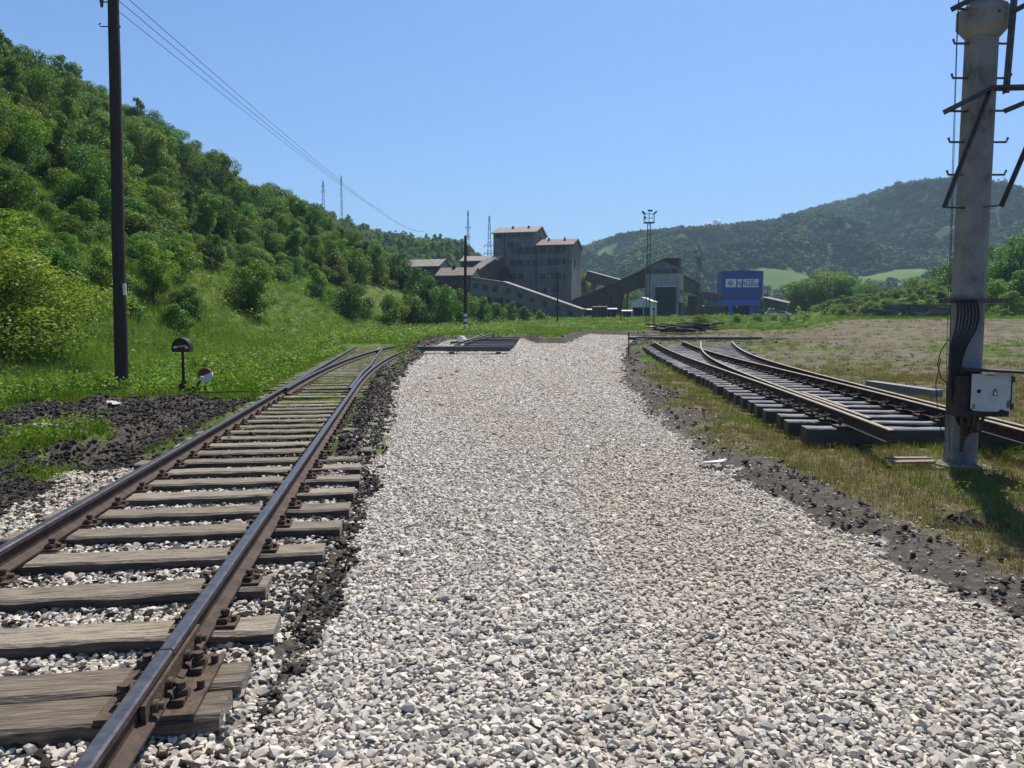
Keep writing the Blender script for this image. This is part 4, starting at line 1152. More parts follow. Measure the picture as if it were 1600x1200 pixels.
# ---- heap of old track parts right of the bed's far end
hc = ongr(1082, 521, 20)
hx0, hx1 = ongr(1032, 523, 20).x, ongr(1128, 523, 20).x
for k in range(30):
    r_ = R.random(); L_ = R.uniform(2.4, 5.5)
    x_ = R.uniform(hx0+1.2, hx1-1.2); y_ = hc.y+R.uniform(-1.6, 3.2); lay = R.random()*.7*(1-abs((x_-(hx0+hx1)/2)/((hx1-hx0)/2))**2)
    zc = gz(x_, y_)+.12+lay
    a = R.uniform(-.35, .35)
    if k % 3:
        m = MB(); m.box((0, 0, 0), (L_*.75, .24, .16), jit=.02)
        m.build('old_sleeper', M['tar'], None, loc=(x_, y_, zc), rot=(R.uniform(-.2, .2), R.uniform(-.10, .10), a), label='dark old sleeper thrown on the heap beside the far end of the gravel', cat='sleeper', group='old sleepers of the heap')
    else:
        q = [(-L_*.6+L_*1.2*t/6, .25*sin(t*.6+k), .12*sin(t*.7+k)) for t in range(7)]
        mm = sweep_rail([(0, b_[0], b_[2]) for b_ in q]); 
        o = mm.build('old_rail', rp2, None, loc=(x_, y_, zc+.1), rot=(0, R.uniform(-.1, .1), pi/2+a*1.6), label='bent rusty rail lying on the heap beside the far end of the gravel', cat='rail', group='old rails of the heap')
# long dark beam at the foot of the heap, pale plank at the bed corner
p = ongr(1010, 531, 20); m = MB(); m.box((0, 0, .1), (9.5, .3, .2), jit=.01); m.build('long_beam', M['tar'], None, loc=(p.x+3.6, p.y+1.0, gz(p.x+3, p.y)+.05), rot=(0, 0, .03), label='long black beam along the foot of the heap of old track', cat='beam')
p = ongr(1005, 526, 20); m = MB(); m.box((0, 0, .05), (3.6, .25, .06)); m.build('pale_plank', M['roof'], None, loc=(p.x+.3, p.y, gz(p.x, p.y)+.03), rot=(0, 0, .5), label='pale plank at the corner of the far end of the gravel bed', cat='plank')

# ---- big stack of used sleepers on the right
s0 = at(1345, 500, 88); s1 = at(1482, 500, 88)
gy_ = gz((s0.x+s1.x)/2, 88)
W_ = s1.x-s0.x
for lay in range(8):
    z_ = gy_+.02+lay*.185
    x_ = s0.x+(0 if lay < 5 else W_*.28)+R.uniform(-.2, .2) ; xe = s1.x+(.3 if lay < 7 else -2.0)
    while x_ < xe:
        L_ = R.uniform(2.3, 2.7)
        for row in range(2):
            m = MB(); m.box((0, 0, .08), (L_, .24, .155), jit=.012)
            m.build('stacked_sleeper', M['wood_new'] if R.random() < .25 else M['tar'], None, loc=(x_+L_/2+row*.3, 88+row*.3+R.uniform(-.08, .08), z_), rot=(0, R.uniform(-.015, .015), R.uniform(-.06, .06)), label='used dark sleeper in the long stack before the overgrown mound', cat='sleeper', group='sleepers in the long stack')
        x_ += L_+R.uniform(.0, .15)

# ---- wooden pole at the left
def pole_tube(m, a, b, r0, r1, n=14, k=10, wob=.008):
    pts = []; rs = []
    for i in range(k+1):
        t = i/k; p = Vector(a).lerp(Vector(b), t); p.x += R.uniform(-wob, wob); p.y += R.uniform(-wob, wob); pts.append(p); rs.append((r0+(r1-r0)*t)*R.uniform(.97, 1.03))
    m.tube(pts, rs, n)
pb = Vector((-9.75, 19.1, gz(-9.75, 19.1)))
lp = empty('utility_pole', pb, label='tall dark wooden pole standing in the grass of the verge at the left', cat='utility pole')
ptop = at(177, -28, 19.1)-pb
m = MB(); pole_tube(m, (0, 0, -.3), ptop, .165, .125); m.build('pole_shaft', M['pole_wood'], lp)
t44 = at(178, 44, 19.1)-pb
m = MB(); m.tube([t44+Vector((.16, -.1, 0)), t44+Vector((-.27, -.1, .0)), t44+Vector((-.31, -.1, .05)), t44+Vector((-.25, -.1, .08))], .014, 6); m.tube([t44+Vector((.13, -.1, 0)), t44+Vector((.2, -.1, 0))], .035, 8); m.build('hook', M['steel'], lp)
t2 = at(178, 3, 19.1)-pb
m = MB(); m.tube([t2, t2+Vector((-.28, -.05, -.02)), t2+Vector((-.36, -.05, .08))], .016, 6); m.tube([t2+Vector((-.27, -.05, -.14)), t2+Vector((-.27, -.05, .02))], [.03, .05], 8); m.build('insulator_arm', M['steel'], lp)
t3 = at(196, 452, 19.0)-pb
m = MB(); m.box(t3+Vector((.0, -.04, 0)), (.075, .03, .28)); m.build('white_tag', M['white'], lp)
def wire(name, a, b, sag, label, r=.012, n=40, group=None):
    m = MB(); a = Vector(a); b = Vector(b)
    pts = [a.lerp(b, t/n)+Vector((0, 0, -sag*4*(t/n)*(1-t/n))) for t in range(n+1)]
    rr = [max(r*.8, .00013*(p.y+2)) for p in pts]
    m.tube(pts, rr, 4, cap=False); return m.build(name, M['cable'], label=label, cat='wire', group=group)
wire('overhead_wire', at(182, -2, 17), at(662, 362, 170), 1.4, 'upper of the two close wires descending across the sky behind the pole')
wire('overhead_wire', at(198, -4, 17), at(664, 361, 171), 1.5, 'lower of the two close wires descending across the sky behind the pole')
wire('overhead_wire', at(186, 18, 19.1), at(600, 330, 150), .6, 'single wire running from the top of the wooden pole over the hill')

# ---- switch stand with lantern and counterweight
sp = Vector((-7.55, 17.6, gz(-7.55, 17.6)))
st = empty('switch_stand', sp, label='black switch stand with round-topped lantern and counterweight lever beside the turnout', cat='switch stand')
m = MB(); m.box((0, 0, .03), (.55, .22, .07)); m.box((0, 0, .16), (.16, .18, .26)); m.tube([(0, 0, .1), (0, 0, .36)], [.085, .06], 10); m.box((.16, 0, .14), (.20, .12, .12)); m.build('base', M['black'], st)
m = MB(); m.tube([(0, 0, .3), (0, 0, 1.05)], [.034, .030], 10); m.tube([(0, 0, .32), (0, 0, .38)], [.06, .06], 10); m.build('post', M['black'], st)
m = MB(); A_ = [(-.205, 0), (.205, 0)]+[(.205*cos(t)*(1 if abs(cos(t)) < .9 else 1), .12+.20*sin(t)) for t in np.linspace(0, pi, 13)]
m.prism(A_, -.10, .10); m.build('lantern', M['black'], st, loc=(0, 0, 1.03))
m = MB(); m.box((.01, -.103, 1.16), (.24, .012, .045), ry=-.12); m.build('lantern_arrow', M['orange'], st)
m = MB(); m.box((.14, -.104, 1.135), (.06, .012, .05)); m.box((-.12, -.104, 1.14), (.07, .012, .045)); m.build('lantern_pane', M['white'], st)
m = MB(); m.tube([(.10, 0, .14), (.30, 0, .26), (.44, -.02, .40)], [.03, .022, .02], 8); m.build('lever', M['black'], st)
wc = Vector((.52, -.03, .50))
dm = MB(); K = 26; rd = .165
for half, mi in ((0, 0), (1, 1)):
    a0 = .42+(pi if half else 0)
    ring = [(wc.x+rd*cos(a0+pi*t/13), wc.z+rd*sin(a0+pi*t/13)) for t in range(14)]
    dm.prism(ring, -.06, .0, mi)
dm.build('counterweight', [M['red'], M['white']], st)
m = MB(); m.bar((.50, 0, .0), (.50, 0, .34), .05, .03); m.build('weight_rest', M['steel'], st)

# ---- concrete pole at the right
cb_ = Vector((5.29, 8.95, gz(5.29, 8.95)))
cp = empty('concrete_pole', cb_, label='stout concrete mast with climbing pegs, cable bundle and cabinet, beside the turnout panel', cat='concrete pole')
lean = (at(1540, 0, 8.95)-at(1503, 715, 8.95)); lean = lean/lean.z
def pc(z): return Vector((lean.x*z, lean.y*z*0, z))
m = MB(); hw, hd, ch = .152, .14, .045
def ringp(z, s=1.0):
    c = pc(z); return [c+Vector((x*s, y*s, 0)) for x, y in ((-hw+ch, -hd), (hw-ch*1.6, -hd), (hw, -hd+ch*1.6), (hw, hd-ch), (hw-ch, hd), (-hw+ch, hd), (-hw, hd-ch), (-hw, -hd+ch))]
zs = [-.3]+[.5*k for k in range(0, 18)]
for k in range(len(zs)-1):
    a_, b_ = ringp(zs[k], 1.02-.004*k), ringp(zs[k+1], 1.016-.004*k)
    m.add(a_+b_, [(j, (j+1) % 8, 8+(j+1) % 8, 8+j) for j in range(8)])
m.add(ringp(zs[-1]), [tuple(range(8))])
m.build('mast', M['concrete'], cp)
cz = (at(1535, 30, 8.95)-cb_).z
m = MB()
def oct_(z, r1): 
    c = pc(z); return [c+Vector((r1*.88*cos(pi/8+k*pi/4), r1*.85*sin(pi/8+k*pi/4), 0)) for k in range(8)]
rings = [oct_(cz-.22, .19), oct_(cz-.10, .31), oct_(cz+.10, .31), oct_(cz+.16, .20)]
for a_, b_ in zip(rings[:-1], rings[1:]): m.add(a_+b_, [(j, (j+1) % 8, 8+(j+1) % 8, 8+j) for j in range(8)])
m.add(rings[0], [tuple(range(8))]); m.add(rings[-1], [tuple(range(8))])
m.build('collar', M['concrete'], cp)
def lc(u, v, Y=8.95): return at(u, v, Y)-cb_
for v in (68, 122, 222, 273, -30):
    zc = lc(1530, v).z; c = pc(zc)
    for s in (-1, 1):
        L_ = .14 if s < 0 else .16
        m = MB(); m.tube([c+Vector((s*.15, 0, 0)), c+Vector((s*(.17+L_), 0, 0)), c+Vector((s*(.19+L_), 0, .05))], .013, 6); m.build('step_peg', M['steel'], cp)
def angle(name, a, b, w=.055, t=.012):
    m = MB(); a = Vector(a); b = Vector(b); m.bar(a, b, w, t); 
    d = (b-a).normalized(); up = Vector((0, 1, 0)); 
    m.bar(a+up*.022, b+up*.022, t, w); m.build(name, M['steel'], cp)
F_, B_ = 8.65, 9.05
angle('brace', lc(1477, 323, F_), lc(1550, 138, F_)); angle('brace', lc(1476, 175, F_), lc(1550, 138, F_)); angle('brace', lc(1550, 137, F_), lc(1690, 133, F_), .065)
angle('brace', lc(1572, 145, F_), lc(1588, -40, F_), .07); angle('brace', lc(1566, 322, F_), lc(1640, 150, F_)); angle('brace', lc(1571, 173, F_), lc(1680, 128, F_)); angle('brace', lc(1488, 14, F_), lc(1530, -8, F_)); angle('brace', lc(1588, 15, F_), lc(1640, -12, F_))
for (u0, v0, u1, v1) in ((1474, 323, 1512, 325), (1538, 323, 1567, 320), (1476, 173, 1512, 174), (1548, 173, 1572, 173), (1488, 12, 1520, 16), (1560, 17, 1590, 17)):
    m = MB(); m.tube([lc(u0, v0, F_+.05), lc(u1, v1, 8.90)], .014, 6); m.build('tie_rod', M['steel'], cp)
m = MB(); m.box(lc(1528, 470, 8.78), (.66, .03, .045)); m.box(lc(1508, 470, 8.95), (.40, .38, .05)); m.build('cross_bracket', M['steel'], cp)
# hanging cables
for k in range(7):
    m = MB(); o_ = k*5.2; 
    pts = [lc(1496+o_*.95, 469, 8.73), lc(1497+o_*1.02, 488, 8.70), lc(1494+o_*1.0, 512, 8.68), lc(1487+o_*.75, 540, 8.67), lc(1485+o_*.55, 565, 8.67), lc(1486+o_*.4, 600, 8.67), lc(1490+o_*.4, 640, 8.68), lc(1500+o_*.3, 664, 8.70)]
    # smooth
    P2 = []
    for i in range(len(pts)-1):
        p0, p1, p2, p3 = pts[max(i-1, 0)], pts[i], pts[i+1], pts[min(i+2, len(pts)-1)]
        for t in (0, .25, .5, .75): P2.append(.5*((2*p1)+(-p0+p2)*t+(2*p0-5*p1+4*p2-p3)*t*t+(-p0+3*p1-3*p2+p3)*t**3))
    P2.append(pts[-1])
    m.tube(P2, .0105 if k % 2 else .0135, 7); m.build('cable', M['cable'], cp)
for k, (u0, du) in enumerate(((1483, 0), (1488, 4))):
    m = MB(); pts = [lc(1499+k, -40, 8.80), lc(1494+k, 80, 8.80), lc(1489+k*2, 230, 8.80), lc(1484+k*2, 400, 8.80), lc(1480+k*5, 520, 8.80), lc(1478+k*4, 640, 8.80), lc(1476+k*8, 706, 8.80)]
    m.tube(pts, .0035, 5); m.build('thin_wire', M['green_wire'] if k == 0 else M['cable'], cp)
m = MB(); pts = [lc(1483, 530, 8.80), lc(1470, 548, 8.78), lc(1465, 570, 8.75), lc(1470, 590, 8.80), lc(1482, 602, 8.82)]; m.tube(pts, .006, 5); m.build('wire_loop', M['cable'], cp)
m = MB(); pts = [lc(1470, 560, 8.80), lc(1462, 600, 8.80), lc(1466, 660, 8.80), lc(1478, 690, 8.80)]; m.tube(pts, .005, 5); m.build('wire_loop', M['cable'], cp)
# cabinet
cabp = lc(1538, 618, 8.65)
cab = MB(); cab.box(cabp+Vector((-.06, .02, 0)), (.57, .24, .46)); cab.build('cabinet', M['box_dark'], cp)
cbo = [o for o in cp.children if o.name.startswith('cabinet')][0]
m = MB()
w_, h_ = .232, .213
outline = [(-w_, h_), (w_, h_), (w_, -h_*.55), (w_*.86, -h_*.98), (w_*.62, -h_*.92), (w_*.5, -h_*.84), (w_*.3, -h_*.98), (-w_*.4, -h_*.97), (-w_*.85, -h_*.92), (-w_, -h_*.8)]
m.prism(outline, -.004, .004); dp = lc(1550, 614, 8.51); m.build('door', M['box_door'], cbo, loc=dp)
m = MB(); m.tube([dp+Vector((-.15, -.012, .02)), dp+Vector((-.15, .004, .02))], .022, 10); m.build('lock_hole', M['black'], cbo)
m = MB(); tri = [(-.025, -.03), (.025, -.03), (.022, .02), (0, .05), (-.022, .02)]; m.prism(tri, -.006, 0); m.build('emblem', M['steel'], cbo, loc=dp+Vector((.03, -.005, .0)))
m = MB(); tri = [(-.016, -.022), (.016, -.022), (0, .032)]; m.prism(tri, -.004, 0); m.build('emblem_mark', M['white'], cbo, loc=dp+Vector((.03, -.0115, .0)))
m = MB(); q0, q1 = lc(1497, 576, 8.65), lc(1591, 581, 8.65); m.bar(q0, q1, .40, .028); m.build('cabinet_lid', M['box_dark'], cp)
m = MB()
for k in range(5): m.tube([cabp+Vector((-.24+.06*k, 0, -.24)), cabp+Vector((-.22+.05*k, .02, -.42)), lc(1520-4*k, 668, 8.75), lc(1502, 690+4*k, 8.72)], .02, 6)
m.build('cable_tail', M['rust'], cp)
m = MB(); m.box((-.05, -.1, .0), (.62, .55, .10), jit=.03); m.box((-.38, -.2, .01), (.3, .22, .09), jit=.03, rz=.5); m.build('footing', M['b_trim'], cp, loc=(0, 0, -.02))

for zz_ in (.15, -.15):
    m = MB(); m.box((0, 0, 0), (.03, .02, .06)); m.build('hinge', M['rust'], cbo, loc=dp+Vector((.222, -.012, zz_)))
m = MB(); m.box((0, 0, 0), (.012, .006, .38)); m.build('door_seam', M['box_dark'], cbo, loc=dp+Vector((.212, -.006, 0)))
for (dx, dz, w_, h_) in ((.19, -.12, .05, .09), (-.2, -.15, .03, .06), (-.02, .2, .10, .012)):
    m = MB(); m.prism([(-w_/2, -h_/2), (w_*.4, -h_*.45), (w_/2, h_*.3), (w_*.1, h_/2), (-w_*.5, h_*.3)], -.001, .001); m.build('rust_patch', M['rust_light'], cbo, loc=dp+Vector((dx, -.0062, dz)))
# ---------------------------------------------------------------- the plant
def lift(kind='x'): pass
def bld(name, u, v, Y_, yaw, label, cat='building', dz=0, **k):
    """an Empty on the ground at the left front corner"""
    x = at(u, v, Y_).x
    g = gz(x, Y_)+dz
    return empty(name, (x, Y_, g), yaw, label=label, cat=cat, **k)
def hgt(e, v): return at(800, v, e.location.y).z-e.location.z
def window(parent, x, z, w, h, y=0, side=False, cols=2, rows=1):
    """a window set in a shallow frame, pane and bars as one sub-part"""
    m = MB(); t = .09
    q = lambda a, b, c, d, y0, th: m.box((a+(c-a)/2, y-y0, b+(d-b)/2), (c-a, th, d-b))
    q(-w/2, -h/2, w/2, -h/2+t, .05, .14); q(-w/2, h/2-t, w/2, h/2, .05, .14); q(-w/2, -h/2+t, -w/2+t, h/2-t, .05, .14); q(w/2-t, -h/2+t, w/2, h/2-t, .05, .14)
    for c in range(1, cols): xx = -w/2+w*c/cols; q(xx-.04, -h/2+t, xx+.04, h/2-t, .03, .08)
    for c in range(1, rows): zz_ = -h/2+h*c/rows; q(-w/2+t, zz_-.03, w/2-t, zz_+.03, .028, .07)
    p = MB(); p.box((0, y-.012, 0), (w-2*t+.01, .03, h-2*t+.01))
    if side: loc, rot = (side, x, z), (0, 0, pi/2)
    else: loc, rot = (x, 0, z), (0, 0, 0)
    o = m.build('window', M['b_trim'] if R.random() < .3 else M['b_brown'], parent, loc=loc, rot=rot)
    p.build('pane', M['glass'], o); return o
def gable_roof(m, x0, x1, y0, y1, ze, zr_, over=.4, th=.22, along='x', mi=0):
    if along == 'x':
        yc = (y0+y1)/2
        for (ya, yb, za, zb_) in ((y0-over, yc, ze, zr_), (yc, y1+over, zr_, ze)):
            P = [(x0-over, ya, za), (x1+over, ya, za), (x1+over, yb, zb_), (x0-over, yb, zb_)]
            m.add(P+[(a, b, c+th) for a, b, c in P], [(0, 1, 2, 3), (7, 6, 5, 4), (0, 4, 5, 1), (1, 5, 6, 2), (2, 6, 7, 3), (3, 7, 4, 0)], mi)
    else:
        xc = (x0+x1)/2
        for (xa, xb, za, zb_) in ((x0-over, xc, ze, zr_), (xc, x1+over, zr_, ze)):
            P = [(xa, y0-over, za), (xb, y0-over, zb_), (xb, y1+over, zb_), (xa, y1+over, za)]
            m.add(P+[(a, b, c+th) for a, b, c in P], [(0, 1, 2, 3), (7, 6, 5, 4), (0, 4, 5, 1), (1, 5, 6, 2), (2, 6, 7, 3), (3, 7, 4, 0)], mi)

# washery: tall part and lower part, turned so that its right-hand gable shows
S = 190/1200.
wy = -.27
w = bld('washery_building', 771, 500, 191, wy, 'tall soot-dark concrete coal washery with rows of windows and a stepped roof')
W1, D = 19.6, 12.5
xt = 10.6
ht, hl = hgt(w, 366), hgt(w, 387)
m = MB(); m.box((W1/2, D/2, hl/2-1), (W1, D, hl+2)); m.build('lower_wall', M['b_wall'], w)
m = MB(); m.box((xt/2, D/2-.5, (hl+ht)/2), (xt, D-1.1, ht-hl+.3)); 
m.add([(xt+.003, .0, ht), (xt+.003, D-1.1, ht), (xt+.003, D/2-.5, ht+2.0), (.0, .0, ht), (.0, D-1.1, ht), (.0, D/2-.5, ht+2.0)], [(0, 1, 2), (3, 5, 4)])
m.build('tower_wall', M['b_wall'], w, loc=(0, 0, .0))
m = MB(); m.add([(W1+.003, 0, hl), (W1+.003, D, hl), (W1+.003, D/2, hl+2.0), (xt, 0, hl), (xt, D, hl), (xt, D/2, hl+2.0)], [(0, 1, 2), (3, 5, 4)]); m.build('gable', M['b_wall'], w)
m = MB(); gable_roof(m, xt+.2, W1, 0, D, hl+.05, hl+2.05, .45, .25); m.build('roof', M['roof_red'], w)
m = MB(); gable_roof(m, 0, xt, 0, D-1.1, ht+.05, ht+2.05, .45, .25); m.build('roof', M['roof'], w)
# horizontal ledges
for zq_ in (hl-4.7, hl-8.0, hl-11.3):
    m = MB(); m.box((W1/2, -.10, zq_), (W1, .2, .35)); m.build('ledge', M['b_wall'], w)
for row, (v, x0, x1) in enumerate(((393, 4.1, W1-.6), (412, 4.1, W1-.6), (433, 4.1, W1-.6), (455, 8.0, W1-.6), (474, 12.5, W1-.6))):
    z_ = hgt(w, v); k = int((x1-x0)/1.85)
    for i in range(k):
        xx = x0+(i+.5)*(x1-x0)/k
        if (row == 2 and 2 <= i <= 3) or (row == 3 and i % 3 == 1): continue
        window(w, xx, z_, 1.45, 1.55 if row < 3 else 1.2, y=-.01, cols=2, rows=2)
for v, xs in ((369.5, (1.4, 3.1, 5.0, 6.6, 8.6)), (384, (4.6, 6.4))):
    for xx in xs: window(w, xx, hgt(w, v)+.0, 1.5, 1.3 if v > 380 else .8, y=-.01, cols=3)
window(w, 3.8, hgt(w, 412), 1.0, 1.8, y=.01, side=W1, cols=1)
window(w, D/2-.8, hgt(w, 374), 1.0, 1.6, y=.01, side=xt, cols=1)
m = MB(); m.box((W1-1.2, -.12, hl/2), (.5, .24, hl)); m.box((14.2, -.25, hl*.30), (1.0, .5, hl*.6)); m.build('pilaster', M['b_wall'], w)
m = MB(); m.box((2.0, -2.4, 5.2), (4.6, 4.6, 12.4)); m.build('annex', M['b_dark'], w)

for xx in (2.9, 10.9, 15.6):
    m = MB(); m.tube([(xx, -.15, .2), (xx, -.15, (ht if xx < xt else hl)-.2)], [.10, .10], 6); m.build('downpipe', M['rust'], w)
for xx, yy_, zz_ in ((13.0, D*.35, hl+1.7), (17.0, D*.35, hl+1.7), (4.0, D*.3, ht+1.5), (8.0, D*.3, ht+1.5)):
    m = MB(); m.tube([(xx, yy_, zz_-.4), (xx, yy_, zz_+.6)], [.25, .25], 8); m.tube([(xx, yy_, zz_+.6), (xx, yy_, zz_+.8)], [.4, .1], 8); m.build('roof_vent', M['rust'], w)
# lower hall in front and left, dark
h = bld('dark_loading_hall', 742, 500, 182, -.12, 'dark open-sided loading hall below the long inclined conveyor')
m = MB(); m.box((6, 3, hgt(h, 455)/2+1.0), (14, 5.5, hgt(h, 455)-2)); m.build('upper_wall', M['b_dark'], h)
for k in range(6):
    m = MB(); m.box((1.8+k*2.6, -.1, 2.2), (.45, .5, 4.6)); m.build('pier', M['b_trim'], h)
m = MB(); m.box((7.8, .6, 2.6), (7.5, .3, 4.2)); m.build('panel_wall', M['b_wall2'], h)
# sheds stepping up the slope
def shed(name, u0, u1, ve, vr, vb, Y_, yaw, label, roofm, D_=8, gab=True):
    e = bld(name, u0, 500, Y_, yaw, label, cat='shed')
    e.location.z = at(800, vb, Y_).z-3.5
    Wd = (u1-u0)/1200*Y_/cos(yaw); ze = hgt(e, ve); zr_ = hgt(e, vr)+.6
    m = MB(); m.box((Wd/2, D_/2, ze/2), (Wd, D_, ze)); m.build('wall', M['b_dark'], e)
    m = MB(); m.prism([(0, ze), (D_, ze), (D_/2, zr_)], 0, .12); m.build('gable', M['b_wall2'], e, loc=(Wd+.0, 0, 0), rot=(0, 0, pi/2))
    m = MB(); gable_roof(m, 0, Wd, 0, D_, ze, zr_, .5, .18); m.build('roof', roofm, e)
    m = MB(); m.box((0, 0, -4), (Wd, D_, 8)); m.build('foundation', M['b_wall2'], e, loc=(Wd/2, D_/2, 0))
    k = max(2, int(Wd/2.4))
    for i in range(k): window(e, (i+.5)*Wd/k, ze-1.5, 1.3, 1.1, y=-.01, cols=2)
    return e
shed('timber_shed', 634, 686, 418, 409, 432, 184, -.30, 'grey-roofed shed highest on the slope at the far end of the plant', M['roof'])
s2 = shed('workshop_shed', 684, 737, 432, 422, 448, 172, -.22, 'brown-roofed shed with a small chimney beside the head of the conveyor', M['roof_red'])
m = MB(); m.box((2.8, 3.4, hgt(s2, 421)), (.7, .7, 1.8)); m.build('chimney', M['b_dark'], s2)
shed('rear_shed', 722, 762, 409, 403, 426, 205, -.2, 'flat pale-roofed shed behind the short steep gallery', M['roof'])

def gallery(name, a, b, wd, ht_, label, wallm, roofm, legs=(), wins=0, truss=False, roofover=.25, rt_=.2, cat='conveyor'):
    """inclined conveyor gallery: a, b are the top edge ends of the near side"""
    a = Vector(a); b = Vector(b); mid = (a+b)/2
    g0 = gz(mid.x, mid.y)
    e = empty(name, (mid.x, mid.y, g0), 0, label=label, cat=cat)
    d = b-a; L_ = d.length; dn = d.normalized(); side = Vector((-dn.y, dn.x, 0)).normalized()
    if side.y < 0: side = -side
    up = side.cross(dn); up = up if up.z > 0 else -up
    def bx(c0, c1, s0, s1, u0, u1, mt, nm, par=e):
        m = MB(); P = []
        for uu in (u0, u1):
            for (l, s_) in ((c0, s0), (c1, s0), (c1, s1), (c0, s1)): P.append(a+dn*l+side*s_+up*uu-Vector((mid.x, mid.y, g0)))
        m.add(P, [(0, 1, 2, 3), (7, 6, 5, 4), (0, 4, 5, 1), (1, 5, 6, 2), (2, 6, 7, 3), (3, 7, 4, 0)]); return m.build(nm, mt, par)
    bx(0, L_, 0, wd, -ht_, 0, wallm, 'gallery_wall')
    bx(-.2, L_+.2, -roofover, wd+roofover, .005, rt_, roofm, 'roof')
    if truss:
        bx(0, L_, -.05, wd+.05, -ht_-.35, -ht_-.004, M['b_brown'], 'floor_beam')
    for k in range(wins):
        l = L_*(k+.6)/(wins+.3); bx(l-.55, l+.55, -.06, .02, -ht_*.62, -ht_*.28, M['glass'], 'window')
    for (f, w_) in legs:
        p = a+dn*(L_*f); gzz = gz(p.x, p.y)-.5
        m = MB(); 
        for s_ in (0.2, wd-.2):
            q = p+side*s_-Vector((mid.x, mid.y, g0)); m.bar(q-up*ht_, Vector((q.x, q.y, gzz-g0)), w_)
            if w_ < .8: m.bar(q-up*ht_+dn*.8, Vector((q.x-.8*0, q.y, (gzz-g0+q.z)/2)), w_*.4)
        m.build('trestle_leg', wallm if w_ > .8 else M['b_brown'], e)
    return e
gallery('conveyor_gallery', at(736, 434, 164), at(786, 441.5, 161), 2.2, 3.4, 'upper, flatter part of the long grey covered conveyor', M['b_conv'], M['roof'], legs=((.15, .35), (.8, .35)), wins=3)
gallery('conveyor_gallery', at(786, 441, 161), at(908, 484, 153), 2.2, 3.1, 'long grey covered conveyor sloping down to the yard with a pale roof edge', M['b_conv'], M['roof'], legs=((.12, .3), (.35, .3), (.6, .3)), wins=6)
gallery('steep_gallery', at(746, 424, 178), at(775, 404, 182), 3.2, 3.0, 'short steep covered gallery with a pale roof rising to the washery', M['b_brown'], M['roof'], rt_=.25, roofover=.3, legs=((.6, .5),))
gallery('steep_gallery', at(768, 412, 184), at(786, 401, 187), 2.4, 4.6, 'second stub of gallery against the washery wall', M['b_brown'], M['roof'], rt_=.25)
gallery('tower_conveyor', at(893, 470, 186), at(945, 449, 181), 2.6, 2.6, 'lower stretch of the dark conveyor rising from the washery to the concrete tower', M['b_brown'], M['roof'], legs=((.98, 1.5),), truss=True, rt_=.16)
gallery('tower_conveyor', at(945, 449, 181), at(1008, 421, 177), 2.6, 2.7, 'upper stretch of the dark conveyor entering the concrete tower', M['b_brown'], M['roof_red'], legs=((.18, 1.5), (.30, .3)), truss=True, rt_=.16)
gallery('rear_conveyor', at(917, 424, 232), at(968, 438, 226), 2.6, 2.4, 'grey conveyor descending behind the dark one', M['b_brown'], M['roof'], legs=((.2, .4), (.9, .4)), truss=True)
gallery('rear_conveyor', at(978, 442, 220), at(1008, 440, 220), 2.2, 1.8, 'short level gallery behind the upper dark conveyor', M['b_dark'], M['roof'], legs=((.1, .3),))
gallery('side_conveyor', at(1070, 432, 186), at(1094, 445, 200), 2.4, 2.6, 'dark conveyor leaving the concrete tower towards the blue building', M['b_brown'], M['b_brown'], legs=((.9, .9),), truss=True)
gallery('side_conveyor', at(1072, 452, 190), at(1094, 456, 200), 2.0, 1.2, 'lower pipe bridge between the concrete tower and its neighbour', M['b_wall2'], M['roof'], legs=((.9, .3),))
gallery('blue_feed_conveyor', at(1092, 455, 208), at(1130, 461, 222), 2.4, 1.6, 'conveyor running level into the left flank of the blue building', M['b_brown'], M['roof'], legs=((.1, 1.0), (.7, .3)))
gallery('outgoing_conveyor', at(1191, 465, 226), at(1236, 475, 216), 2.4, 1.9, 'conveyor sloping down from the blue building to the parked cars', M['b_brown'], M['roof'], legs=((.15, .3), (.5, .3), (.92, .4)), truss=True)

# concrete tower with clerestory
t_ = bld('concrete_tower', 1007.5, 500, 176, -.33, 'square grey concrete tower with a clerestory roof between the conveyors')
TW, TD = 7.6, 8.0
he = hgt(t_, 428)
m = MB(); m.box((TW/2, TD/2, he/2-.5), (TW, TD, he+1)); m.build('wall', M['b_wall2'], t_)
m = MB(); m.prism([(-.3, he+.01), (TW+.1, he+.01), (TW+.1, he+1.2), (TW*.55, he+2.9), (TW*.40, he+2.9), (-.3, he+1.0)], -.15, .12); m.prism([(0, he+.01), (TW, he+.01), (TW, he+1.0), (TW*.5, he+2.6), (0, he+.9)], .13, TD); m.build('upper_wall', M['b_wall'], t_)
m = MB()
for (xa, za, xb, zb_) in ((-.7, he+.8, TW*.48, he+3.0), (TW*.48, he+3.0, TW+.6, he+1.0)):
    P = [(xa, -.5, za), (xb, -.5, zb_), (xb, TD+.4, zb_), (xa, TD+.4, za)]; m.add(P+[(a, b, c+.2) for a, b, c in P], [(0, 1, 2, 3), (7, 6, 5, 4), (0, 4, 5, 1), (1, 5, 6, 2), (2, 6, 7, 3), (3, 7, 4, 0)])
m.build('roof', M['b_brown'], t_)
m = MB(); m.box((TW*.72, TD*.55, he+2.6), (TW*.42, TD*.6, 1.6)); m.build('clerestory', M['b_brown'], t_)
m = MB(); m.box((TW*.72, TD*.55, he+3.5), (TW*.52, TD*.7, .2)); m.build('roof', M['roof_red'], t_)
for i in range(4): window(t_, .9+i*1.85, he+.55, 1.45, .85, y=-.16, cols=2)
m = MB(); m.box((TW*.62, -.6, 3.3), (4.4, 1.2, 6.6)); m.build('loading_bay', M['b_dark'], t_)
m = MB(); m.box((TW*.62, -.65, 6.72), (4.8, 1.5, .18)); m.build('bay_canopy', M['galv'], t_)
